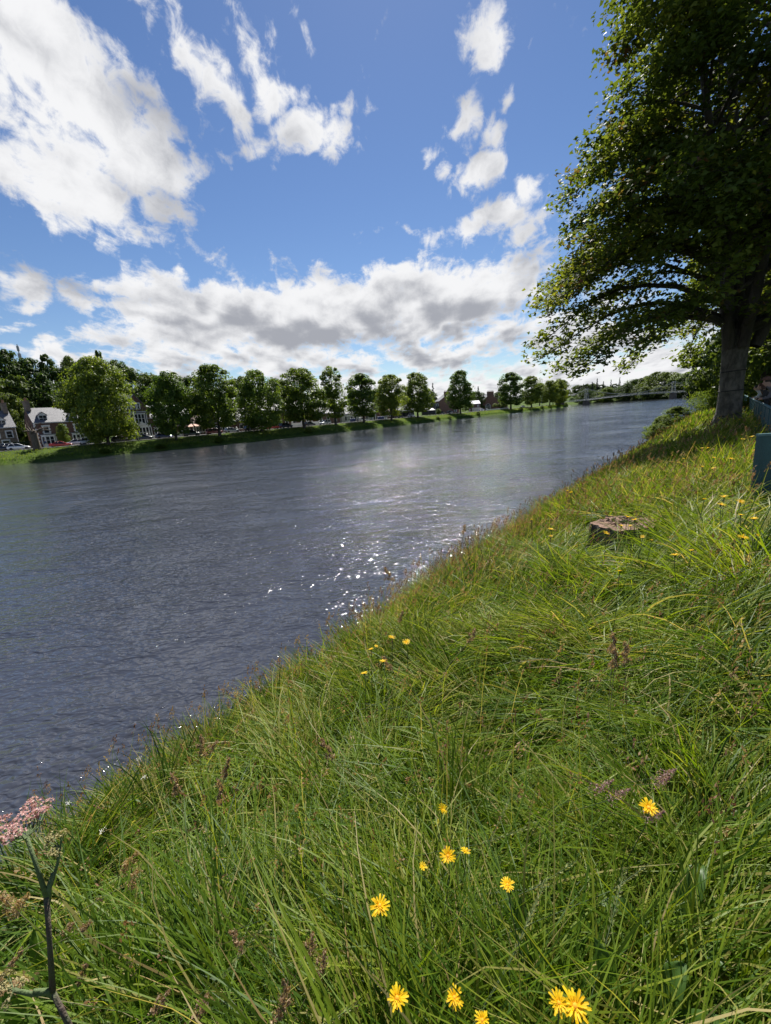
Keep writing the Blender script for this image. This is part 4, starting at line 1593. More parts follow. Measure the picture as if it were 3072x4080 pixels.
# tall gabled house with stacked white bays
p, tn = place(566, 24)
h2, r2 = house(p, tn + .25, 6.4, 9, 8.2, 12.0, STONE_BROWN, SLATE, 'tall gabled brown house with arched attic window and stacked white bays', gable=True)
window(h2, -.5, 8.3, 1.0, 1.6, arch=True)
window(h2, -1.7, 8.3, .6, 1.5)
window(h2, .7, 8.3, .6, 1.5)
MB().box(-3.2, 3.2, -.12, .02, 7.35, 7.6).build('string_course', WHITE, h2)
bay(h2, .2, 4.2, 3.2, .7, 3, z=3.9, sill=.5, head=.3)
bay(h2, .2, 5.6, 3.9, 1.0, 4, sill=.4, head=.7)
MB().prism([(-.9, 3.95), (1.3, 3.95), (.2, 4.9)], -1.25, -1.05).build('pediment', WHITE, h2)
p, tn = place(690, 25)
h2b, r2b = house(p, tn, 11, 9, 5.8, 9.2, STONE_BROWN, SLATE, 'brown house half hidden by a lime, with white bays behind the white wall')
for x in (-3.6, 0, 3.6):
    window(h2b, x, 3.5, 1.1, 1.6)
bay(h2b, -3.2, 2.8, 3.1)
bay(h2b, 3.2, 2.8, 3.1)
chimney(r2b, 5, 4.5, 8.6, .9, 2.2, 1.9, 3, STONE_BROWN)

# restaurant with peach awnings
p, tn = place(800, 25)
h3, r3 = house(p, tn, 13, 8, 3.3, 5.6, STONE_BROWN, BROWNROOF, 'low brown restaurant with peach awnings and white columns', name='restaurant')
AWN = pm('peach_awning', (.72, .45, .34), (.6, .36, .27), 3, .8)
for x in (-4.2, .2):
    MB().prism([(x - 2, 2.5), (x + 2, 2.5), (x + 2, 2.62), (x - 2, 2.62)], -1.7, -1.5).add(
        [(x - 2, -1.7, 2.45), (x + 2, -1.7, 2.45), (x + 2, 0, 3.35), (x - 2, 0, 3.35), (x - 2, -1.7, 2.52), (x + 2, -1.7, 2.52), (x + 2, 0, 3.42), (x - 2, 0, 3.42)],
        [(0, 3, 2, 1), (4, 5, 6, 7), (0, 1, 5, 4), (1, 2, 6, 5), (2, 3, 7, 6), (3, 0, 4, 7)]).build('awning', AWN, h3)
    window(h3, x, .7, 2.6, 1.7, cols=3, rows=1)
for x in (-1.9, 2.6, 4.6):
    MB().box(x - .15, x + .15, -.35, -.05, 0, 2.9).build('column', WHITE, h3)
window(h3, 4.9, .8, 1.2, 1.5)

# low house with dormers, then the brown terrace with a white double bay
p, tn = place(965, 24)
h4, r4 = house(p, tn, 15, 8, 3.5, 7.2, STONE_BROWN, SLATE, 'low brown house with white dormers, bays and quoins near a yellow sapling', quoins=True)
dormer(h4, 2.6, .4, 3.9, 1.9, 1.5, SLATE)
dormer(h4, -4.0, .4, 3.9, 1.9, 1.5, SLATE)
bay(h4, -5.4, 2.4, 2.9)
bay(h4, 3.8, 2.6, 2.9)
door(h4, 0, 1.1, 2.2, 0, DARKWALL)
chimney(r4, -7, 4, 6.8, .9, 2, 1.7, 3, STONE_BROWN)
chimney(r4, 7, 4, 6.8, .9, 2, 1.7, 3, STONE_BROWN)
p, tn = place(1075, 24)
h5, r5 = house(p, tn, 10, 8, 6.2, 9.6, STONE_BROWN, SLATE, 'brown terraced house with a two-storey white bay behind the red car')
bay(h5, -1.0, 3.4, 3.2, .9, 3, z=3.2, sill=.9)
bay(h5, -1.0, 3.6, 3.2, .95, 3)
window(h5, 3.4, 3.6, 1.1, 1.7)
door(h5, 3.2, 1.1, 2.2, 0, WHITE)
chimney(r5, 4.6, 4, 9.1, .9, 2.2, 1.8, 4, STONE_BROWN)
p, tn = place(1185, 24)
h6, r6 = house(p, tn, 14, 8, 6.0, 9.2, STONE_BROWN, SLATE, 'brown terraced house with plain white window frames behind the white wall')
for x in (-4.4, -1.2, 2.4, 5.2):
    window(h6, x, 3.5, 1.15, 1.9, surround=.2)
for x in (-4.6, 2.4, 5.2):
    window(h6, x, .7, 1.15, 1.7, surround=.2)
door(h6, -1.2, 1.2, 2.3, 0, DARKWALL)
chimney(r6, 6.4, 4, 8.8, .9, 2.2, 1.8, 4, STONE_BROWN)
p, tn = place(1310, 25)
h6b, r6b = house(p, tn, 13, 8, 4.2, 7.4, STONE_PINK, SLATE, 'pinkish stone house seen under the slender lime behind the silver car')
for x in (-4.2, 0, 4.0):
    window(h6b, x, .8, 1.3, 1.8, surround=.2)
chimney(r6b, 6, 4, 7.0, .9, 2.0, 1.6, 3, STONE_PINK)
p, tn = place(1405, 24)
h7, r7 = house(p, tn, 13, 8, 3.4, 6.4, CREAM, SLATE, 'low cream cottage with two white bays by the dark blue bins')
bay(h7, -3.4, 2.6, 2.8)
bay(h7, 2.6, 2.6, 2.8)
door(h7, -.4, 1.1, 2.2, 0, DARKWALL)
dormer(h7, 3.6, .4, 3.6, 1.6, 1.2, SLATE)
p, tn = place(1482, 24)
h7b, r7b = house(p, tn, 9, 8, 3.4, 6.2, STONE_TAN, SLATE, 'tan cottage with a small white porch gable between two limes')
MB().prism([(-1.2, 0), (1.2, 0), (1.2, 2.6), (0, 3.5), (-1.2, 2.6)], -1.4, 0).build('porch', WHITE, h7b)
MB().box(-.6, .6, -1.44, -1.38, 0, 2.2).build('door', DARKWALL, h7b)
bay(h7b, -3.0, 2.2, 2.7)
p, tn = place(1538, 23)
h8, r8 = house(p, tn, 9.5, 8, 3.6, 6.0, STONE_PINK, BROWNROOF, 'pink stone house with brown roof and a glazed white porch behind the blue bins')
bay(h8, -1.6, 3.4, 2.9, 1.1, 3)
window(h8, 2.9, 1.0, 1.2, 1.5)
p, tn = place(1618, 25)
h8b, r8b = house(p, tn, 15, 9, 3.6, 6.6, DARKWALL, SLATE, 'dark low restaurant with a white canopy behind the parked cars', name='restaurant')
for x in (-5, -1.6, 1.8, 5.2):
    window(h8b, x, .6, 2.4, 2.0, cols=2, rows=1, surround=0, mat=DARKWALL)
MB().prism([(-4, 2.9), (3, 2.9), (2.4, 3.5), (-3.4, 3.5)], -3.4, -.2).build('canopy', WHITE, h8b)

# two gables of pink stone with rows of chimney pots
p, tn = place(1792, 24)
h9, r9 = house(p, R_(8), 11.5, 10, 7.2, 11.2, STONE_PINK, SLATE, 'pink stone gable with a broad pot-topped chimney beside the black pavilion', gable=True)
chimney(r9, -1.0, .7, 9.8, 3.4, 1.0, 2.0, 6, STONE_PINK)
window(h9, 3.6, 3.6, 1.0, 1.5)
window(h9, 3.4, .8, 1.2, 1.6)
MB().box(-7.9, -5.76, .6, 7, 0, 6.2).build('side_wing', DARKWALL, h9)
window(h9, -6.8, 4.6, 1.0, 1.2, y=.6)
p, tn = place(1955, 24)
h10, r10 = house(p, R_(6), 11.2, 11, 6.0, 10.6, STONE_PINK, SLATE, 'pink stone gable with a tall arched white window and many chimney pots', gable=True)
chimney(r10, .2, .8, 9.4, 4.4, 1.1, 2.2, 8, STONE_PINK)
window(h10, -1.8, .5, 3.0, 2.2, cols=4, rows=2, surround=.25, arch=True)
p, tn = place(1897, 23)
h10b, r10b = house(p, R_(6), 5.6, 6, 4.6, 6.4, STONE_BROWN, WHITE, 'small brown annex with a white roof beside the arched-window gable', name='annex')
window(h10b, 1.4, 2.6, .8, 1.1)
MB().box(-2.6, 2.4, -1.6, -.02, 0, 2.2).build('lean_to', CREAM, h10b)
p, tn = place(2010, 34)
h11, r11 = house(p, tn, 14, 8, 5.5, 9.0, STONE_PINK, SLATE, 'pink stone house with slate roof behind the clipped round trees')
for x in (-4, 0, 4):
    window(h11, x, 3.2, 1.1, 1.5)
chimney(r11, -6, 4, 8.6, .9, 2, 1.6, 4, STONE_PINK)

# low front walls with ball-topped white coping
def garden_wall(px0, px1, off, h, label, mat=WHITE):
    a, _ = bank_pt(px0, off)
    b, _ = bank_pt(px1, off)
    d = b - a
    root = tag(empty('garden_wall', a, math.atan2(d.y, d.x)), label, 'wall', 'front walls of the far street')
    L = d.length
    MB().box(0, L, -.14, .14, -.1, h).build('wall', mat, root)
    MB().box(-.05, L + .05, -.2, .2, h + .002, h + .13).build('coping', WHITE, root)
    for x in (0, L):
        MB().box(x - .24, x + .24, -.26, .26, -.1, h + .3).lathe([(.05, 0), (.2, .06), (.26, .2), (.2, .38), (.04, .46)], 10, (x, 0, h + .3)).build('pier', WHITE, root)


garden_wall(688, 735, 20.9, 1.2, 'white front wall with ball-topped piers by the tall gabled house')
garden_wall(590, 640, 20.9, .9, 'low white front wall behind the navy and blue cars')
garden_wall(945, 1048, 20.9, .8, 'long low brown wall with white coping by the yellow sapling', STONE_BROWN)
garden_wall(1165, 1205, 20.9, 1.2, 'white front wall with ball-topped piers below the brown terrace')
garden_wall(1245, 1272, 20.9, 1.2, 'short white front wall beside the silver car')
garden_wall(1940, 2025, 10.2, .7, 'low pale wall below the clipped round trees', CREAM)

# hedge, clipped lollipop trees and a red telephone box
HEDGE = leaf_mat('hedge_leaves', [(0, (.014, .03, .008)), (1, (.035, .06, .014))], trans=.2, rough=.6)


def hedge(px0, px1, off, h, label):
    a, _ = bank_pt(px0, off)
    b, _ = bank_pt(px1, off)
    L = (b - a).length
    n = int(L * 420)
    q = np.stack([RNG.uniform(0, L, n), RNG.uniform(-.5, .5, n), RNG.uniform(.05, h, n)], 1)
    push = RNG.integers(0, 3, n)
    q[:, 2] = np.where(push == 0, h + RNG.normal(0, .06, n), q[:, 2])
    q[:, 1] = np.where(push == 1, np.sign(q[:, 1]) * .5 + RNG.normal(0, .05, n), q[:, 1])
    nn = RNG.normal(0, 1, (n, 3))
    nn /= np.linalg.norm(nn, axis=1)[:, None]
    V, Fq = leaf_faces(q, nn, RNG.uniform(.1, .2, n), RNG)
    o = link('hedge', fast_mesh('hedge', V, [Fq], [HEDGE], {'tone': np.repeat(RNG.random(n), 4)}))
    o.location = a
    o.rotation_euler = (0, 0, math.atan2((b - a).y, (b - a).x))
    tag(o, label, 'hedge')


hedge(30, 128, 20.8, 1.7, 'clipped dark green hedge behind the white car')
BALL = crown_mesh('clipped_crown', LIME, 3.6, 2.6, 1.5, 611, 16, 160, .24, top_sharp=.9)[0]
BSTEM = MB().tube([(0, 0, -.2), (0, 0, 2.4)], [.09, .06], 6).mesh('clipped_stem', BARK, True)
for px in (1972, 1990, 2008):
    p, _ = bank_pt(px, 18)
    r = tag(empty('clipped_tree', p, random.uniform(0, 6)), 'clipped round-headed street tree before the arched-window gable', 'tree', 'clipped trees of the far street')
    r.scale = (1.2, 1.2, 1.15)
    link('trunk', BSTEM, r)
    link('crown', BALL, r)
RED = pm('red_paint', (.45, .03, .025), (.35, .022, .02), 3, .4)
p, _ = bank_pt(1992, 21)
kb = tag(empty('telephone_box', p, R_(6)), 'red box beside the clipped round trees', 'telephone box')
MB().box(-.45, .45, -.45, .45, 0, 2.2).lathe([(.62, 0), (.55, .15), (.2, .3)], 8, (0, 0, 2.2)).build('body', RED, kb)
MB().box(-.33, .33, -.47, -.44, .6, 1.9).build('pane', GLASS, kb)

# ------------------------------------------------------------------ cars
TYRE = pm('tyre', (.02, .02, .02), (.03, .03, .03), 8, .85)
RIM = pm('wheel_rim', (.45, .45, .46), (.3, .3, .31), 4, .35, metal=.7)
LAMP = pm('lamp_glass', (.7, .7, .68), (.6, .6, .6), 4, .15)
TAIL = pm('tail_lamp', (.4, .02, .015), (.3, .015, .01), 4, .2)
BLACKTRIM = pm('black_trim', (.02, .02, .022), (.03, .03, .03), 4, .6)
WHEEL = MB()
WHEEL.lathe([(.20, -.1), (.31, -.1), (.33, -.06), (.33, .06), (.31, .1), (.20, .1)], 16)
WHEEL = WHEEL.mesh('tyre', TYRE, True)
RIMM = MB().lathe([(.05, .085), (.2, .095), (.205, .06), (.205, -.06), (.2, -.095), (.05, -.085)], 12).mesh('rim', RIM)
CARMESH = {}


def car_meshes(kind):
    if kind in CARMESH:
        return CARMESH[kind]
    if kind == 'suv':
        L, W, belt, rf = 4.5, 1.86, 1.02, 1.66
        st = [(-2.25, .5, .92, .80), (-2.1, .32, 1.0, .9), (-1.2, .26, 1.03, .93), (0, .26, 1.02, .93), (1.0, .26, 1.0, .93), (1.75, .28, .92, .91), (2.12, .34, .80, .84), (2.25, .45, .66, .72)]
        cab = [(-2.1, 1.0), (-1.85, 1.62), (.35, 1.66), (1.05, 1.0)]
    elif kind == 'low':
        L, W, belt, rf = 4.5, 1.85, .82, 1.28
        st = [(-2.25, .45, .80, .76), (-2.1, .3, .88, .88), (-1.2, .2, .86, .92), (0, .2, .80, .92), (1.0, .2, .78, .92), (1.75, .22, .68, .90), (2.15, .28, .56, .82), (2.28, .36, .48, .66)]
        cab = [(-1.5, .86), (-.75, 1.26), (.0, 1.28), (1.0, .80)]
    else:
        L, W, belt, rf = 4.15, 1.76, .92, 1.48
        st = [(-2.05, .45, .86, .76), (-1.95, .3, .94, .85), (-1.2, .22, .95, .88), (0, .22, .92, .88), (.9, .22, .90, .88), (1.6, .25, .80, .86), (1.95, .3, .68, .80), (2.08, .4, .58, .68)]
        cab = [(-1.92, .93), (-1.45, 1.42), (-.1, 1.49), (1.05, .90)]
    sec = []
    mb = MB()
    for x, z0, z1, w in st:
        m = (z0 + z1) / 2
        sec.append([(x, -w * .82, z0), (x, w * .82, z0), (x, w, z0 + (z1 - z0) * .25), (x, w, z0 + (z1 - z0) * .7), (x, w * .9, z1), (x, -w * .9, z1), (x, -w, z0 + (z1 - z0) * .7), (x, -w, z0 + (z1 - z0) * .25)])
    vs_ = [v for s in sec for v in s]
    fs_ = []
    for i in range(len(sec) - 1):
        for k in range(8):
            fs_.append((i * 8 + k, (i + 1) * 8 + k, (i + 1) * 8 + (k + 1) % 8, i * 8 + (k + 1) % 8))
    fs_.append(tuple(range(8)))
    fs_.append(tuple(range(len(vs_) - 1, len(vs_) - 9, -1)))
    mb.add(vs_, fs_)
    hw0, hw1 = W / 2 * .88, W / 2 * .70
    # roof panel and pillars
    (xa, za), (xb, zb), (xc, zc_), (xd, zd) = cab
    mb.add([(xb, -hw1, zb), (xc, -hw1, zc_), (xc, hw1, zc_), (xb, hw1, zb), (xb, -hw1, zb + .045), (xc, -hw1, zc_ + .045), (xc, hw1, zc_ + .045), (xb, hw1, zb + .045)],
           [(0, 3, 2, 1), (4, 5, 6, 7), (0, 1, 5, 4), (1, 2, 6, 5), (2, 3, 7, 6), (3, 0, 4, 7)])
    for s in (-1, 1):
        for (x0, z0, x1, z1) in [(xa, za, xb, zb), (xd, zd, xc, zc_), ((xa + xd) / 2 - .1, za, (xb + xc) / 2 - .1, zb)]:
            mb.tube([(x0, s * hw0, z0 - .03), (x1, s * hw1, z1 + .02)], .045, 5)
    body = mb
    gl = MB()
    g0, g1 = hw0 * .985, hw1 * .985
    gl.add([(xa, -g0, za - .02), (xd, -g0, zd - .02), (xd, g0, zd - .02), (xa, g0, za - .02), (xb, -g1, zb), (xc, -g1, zc_), (xc, g1, zc_), (xb, g1, zb)],
           [(0, 1, 5, 4), (1, 2, 6, 5), (2, 3, 7, 6), (3, 0, 4, 7)])
    xf, xr = st[-1][0], st[0][0]
    zf, zr = (st[-2][1] + st[-2][2]) / 2 + .1, st[0][2] - .08
    hl = MB().box(xf - .22, xf - .03, .42, .70, zf - .06, zf + .08).mesh('headlight', LAMP)
    tl = MB().box(xr - .015, xr + .12, .48, .76, zr - .16, zr + .02).mesh('tail_light', TAIL)
    bp_ = MB().box(xr - .04, xr + .15, -.7, .7, .3, .45).box(xf - .2, xf + .02, -.6, .6, .28, .42).mesh('bumper_trim', BLACKTRIM)
    CARMESH[kind] = (body, gl.mesh('car_glass', GLASS), hl, tl, bp_, st[1][0] + .62, st[-3][0] - .35 + .1)
    return CARMESH[kind]


PAINT = {}


def paint(name, c):
    if name not in PAINT:
        PAINT[name] = pm('car_paint_' + name, c, tuple(x * .9 for x in c), 2, .28, coat=.6)
    return PAINT[name]


BODYM = {}


def car(px, off, kind, cname, col, label, flip=False, turn=0.0):
    p, tn = bank_pt(px, off)
    body, gl, hl, tl, bt, xr, xf = car_meshes(kind)
    if (kind, cname) not in BODYM:
        BODYM[(kind, cname)] = body.mesh('car_body', paint(cname, col), True)
    z = 2.512 if 11.2 < off < 17.8 else p.z
    root = tag(empty('parked_car', (p.x, p.y, z), tn + turn + (math.pi if flip else 0)), label, 'car', 'cars parked on the far street')
    bo = link('body', BODYM[(kind, cname)], root)
    link('windows', gl, root)
    link('bumper_trim', bt, root)
    for me, nm in ((hl, 'headlight'), (tl, 'tail_light')):
        for s in (1, -1):
            o = link(nm, me, root)
            o.scale = (1, s, 1)
    for x in (xr, xf):
        for s in (1, -1):
            w = link('wheel', WHEEL, root)
            w.location = (x, s * .80, .33)
            w.rotation_euler = (math.pi / 2, 0, 0)
            link('rim', RIMM, w)
    return root


for a in [(78, 12.4, 'hatch', 'white', (.75, .76, .78), 'white hatchback parked in front of the clipped hedge', False, .18),
          (8, 12.6, 'hatch', 'black', (.02, .022, .026), 'black car parked behind the white hatchback', False, .15),
          (45, 16.4, 'suv', 'white', (.75, .76, .78), 'white car on the far side of the street behind the white hatchback', False, .1),
          (245, 12.4, 'low', 'red', (.42, .025, .02), 'low red sports car parked between the dead tree and the silver car', False, .1),
          (368, 12.4, 'suv', 'silver', (.42, .45, .50), 'silver blue off-road car parked under the largest lime tree', False, .06),
          (300, 16.6, 'hatch', 'white', (.75, .76, .78), 'white car half hidden behind the red sports car', True, 0),
          (482, 12.4, 'hatch', 'black', (.02, .022, .026), 'black car in the shade beside the largest lime tree', False, 0),
          (575, 12.4, 'hatch', 'navy', (.022, .035, .075), 'dark navy car below the tall gabled house', False, 0),
          (655, 12.4, 'hatch', 'blue', (.03, .05, .16), 'blue car parked under the second lime tree', False, 0),
          (765, 12.4, 'suv', 'green', (.015, .03, .035), 'dark green car in front of the peach awnings', False, 0),
          (855, 12.4, 'suv', 'maroon', (.14, .018, .025), 'maroon car beside a lime trunk near the restaurant', False, 0),
          (925, 12.4, 'hatch', 'silver', (.42, .45, .50), 'pale silver car below the low house with dormers', False, 0),
          (1003, 12.4, 'suv', 'black', (.02, .022, .026), 'black car beside the lamp post and yellow sapling', False, 0),
          (1085, 12.4, 'suv', 'red', (.42, .025, .02), 'red car in front of the two-storey white bay', False, 0),
          (1140, 12.4, 'suv', 'navy', (.022, .035, .075), 'dark blue car between the red car and the white wall', False, 0),
          (1235, 12.4, 'hatch', 'black', (.02, .022, .026), 'black car in the deep shade of a lime by the short white wall', False, 0),
          (1296, 12.4, 'suv', 'silver', (.42, .45, .50), 'silver car beside the lamp post near the slender lime', True, 0),
          (1440, 12.4, 'hatch', 'white', (.75, .76, .78), 'white car near the dark blue bins', False, 0),
          (1590, 12.4, 'suv', 'black', (.02, .022, .026), 'black car outside the dark restaurant', False, 0),
          (1640, 12.4, 'hatch', 'silver', (.42, .45, .50), 'grey car outside the dark restaurant', False, 0),
          (1758, 12.6, 'suv', 'black', (.02, .022, .026), 'black car below the pink stone gable', False, 0),
          (1792, 12.6, 'suv', 'green', (.015, .03, .035), 'dark green car next to the black car below the pink gable', False, 0),
          (1920, 13, 'hatch', 'white', (.75, .76, .78), 'white car by the arched window', False, 0),
          (2084, 12.4, 'hatch', 'white', (.75, .76, .78), 'white car parked alone at the end of the far street', False, 0)]:
    car(*a)

# ------------------------------------------------------------------ street furniture
STEEL = pm('galvanised_steel', (.36, .37, .38), (.28, .29, .30), 6, .5, metal=.3)
LPOST = MB().tube([(0, 0, -.2), (0, 0, 1.1), (0, 0, 1.15), (0, 0, 7.0)], [.10, .095, .06, .04], 8).mesh('lamp_pole', STEEL, True)
LARM = MB().tube([(0, 0, 6.95), (0, -.12, 7.15), (0, -.5, 7.22)], [.035, .03, .025], 6).mesh('lamp_arm', STEEL, True)
LHEAD = MB().box(-.13, .13, -.95, -.42, 7.16, 7.28).mesh('lamp_head', STEEL)
for px, lab in [(553, 'slim grey lamp post in front of the tall gabled house'), (998, 'slim grey lamp post beside the black car and yellow sapling'),
                (1306, 'slim grey lamp post beside the silver car'), (1537, 'slim grey lamp post in front of the glazed white porch'),
                (1737, 'slim grey lamp post beside the black pavilion'), (1887, 'slim grey lamp post beside the white-roofed annex'),
                (2101, 'slim grey lamp post beside the lone white car'), (2158, 'slim grey lamp post in the clump by the footbridge'), (2197, 'slim grey lamp post close to the footbridge end')]:
    p, tn = bank_pt(px, 9.2)
    r = tag(empty('street_lamp', p, tn), lab, 'lamp post', 'lamp posts of the far street')
    for nm, me in (('pole', LPOST), ('arm', LARM), ('lamp_head', LHEAD)):
        link(nm, me, r)
BLUE = pm('blue_plastic', (.02, .05, .17), (.016, .04, .13), 3, .5)


def bin_(px, off, i, lab, grp):
    p, tn = bank_pt(px, off)
    r = tag(empty('wheeled_bin', (p.x, p.y, 2.62), tn), lab, 'bin', grp)
    MB().add([(-.25, -.3, .1), (.25, -.3, .1), (.25, .3, .1), (-.25, .3, .1), (-.31, -.38, 1.1), (.31, -.38, 1.1), (.31, .38, 1.1), (-.31, .38, 1.1)],
             [(0, 3, 2, 1), (4, 5, 6, 7), (0, 1, 5, 4), (1, 2, 6, 5), (2, 3, 7, 6), (3, 0, 4, 7)]).build('body', BLUE, r)
    MB().prism([(-.33, 1.103), (.33, 1.103), (.33, 1.16), (0, 1.24), (-.33, 1.16)], -.4, .42).build('lid', BLUE, r)
    for s in (-1, 1):
        w = link('wheel', RIMM, r)
        w.location = (s * .26, .32, .13)
        w.scale = (.6, .6, .6)
        w.rotation_euler = (0, math.pi / 2, 0)


for k, px in enumerate((1508, 1514, 1520, 1527)):
    bin_(px, 18.6, k, 'blue wheeled bin in the row below the glazed white porch', 'blue bins by the porch')
for k, px in enumerate((1400, 1407, 1414)):
    bin_(px, 18.6, k, 'blue wheeled bin below the cream cottage', 'blue bins by the cottage')
# black pavilion with a crumpled white roof
p, tn = bank_pt(1708, 19.2)
pv = tag(empty('pavilion', (p.x, p.y, 2.62), tn), 'black open pavilion with a crumpled white fabric roof', 'pavilion')
MB().box(-3.6, 3.6, -1.6, 1.6, .25, 2.3).build('side_sheet', DARKWALL, pv)
for x in (-3.7, 3.7):
    for y in (-1.7, 1.7):
        MB().box(x - .07, x + .07, y - .07, y + .07, 0, 2.5).build('post', BLACKTRIM, pv)
rf = MB()
nx_, ny_ = 14, 6
vs_ = [(-3.9 + 7.8 * i / nx_, -1.9 + 3.8 * j / ny_, 2.45 + (1 - abs(2 * j / ny_ - 1)) * .9 + .16 * math.sin(i * 2.1 + j * 1.3) * (1 - abs(2 * j / ny_ - 1))) for i in range(nx_ + 1) for j in range(ny_ + 1)]
rf.add(vs_, [(i * (ny_ + 1) + j, (i + 1) * (ny_ + 1) + j, (i + 1) * (ny_ + 1) + j + 1, i * (ny_ + 1) + j + 1) for i in range(nx_) for j in range(ny_)])
rf.build('fabric_roof', WHITE, pv, True)

# dead pollarded tree by the white hatchback
p, tn = bank_pt(150, 9.2)
dt = tag(empty('dead_tree', p - Vector((0, 0, .1))), 'thick dead pollarded tree with twisted bare limbs beside the white hatchback', 'tree')
DEAD = pm('dead_wood', (.16, .125, .095), (.08, .062, .05), 3, .95, .9, 9, stretch=(1, 1, .4))
MB().tube([(0, 0, -.3), (0, 0, .3), (-.05, 0, 2.2), (-.1, .05, 3.4), (-.25, .1, 4.3)], [.95, .78, .68, .72, .5], 12).build('trunk', DEAD, dt, True)
db = MB()
rr = random.Random(3)
for k in range(15):
    a = rr.uniform(0, 6.28)
    l = rr.uniform(1.5, 3.6)
    q = Vector((-.15, .05, rr.uniform(2.9, 4.1)))
    pts, rad = [q.copy()], [rr.uniform(.16, .26)]
    d = Vector((math.cos(a), math.sin(a) * .7, rr.uniform(.1, .8)))
    for j in range(6):
        d += Vector((rr.uniform(-.6, .6), rr.uniform(-.6, .6), rr.uniform(-.5, .5)))
        d.normalize()
        q = q + d * l / 5
        pts.append(q.copy())
        rad.append(rad[0] * (1 - (j + 1) / 7.5))
    db.tube(pts, rad, 6)
db.build('branches', DEAD, dt, True)

# mast on the hill
pm_ = at_y(84, 1440, 175)
mz = hz(pm_.x, pm_.y)
ms = tag(empty('radio_mast', (pm_.x, pm_.y, mz)), 'thin grey radio mast rising above the hillside wood', 'mast')
top_ = at_y(68, 1372, 175)
MH = top_.z - mz
MB().tube([(0, 0, -.5), (0, 0, MH * .6), (0, 0, MH)], [.32, .25, .16], 8).build('pole', STEEL, ms)
MB().lathe([(.5, 0), (.55, .2), (.55, 1.7), (.5, 1.9)], 8, (0, 0, MH - 5.2)).build('antenna_drum', STEEL, ms)
MB().lathe([(.38, 0), (.42, .1), (.42, 1.6), (.36, 1.8)], 8, (0, 0, MH - 2.4)).build('antenna_head', STEEL, ms)


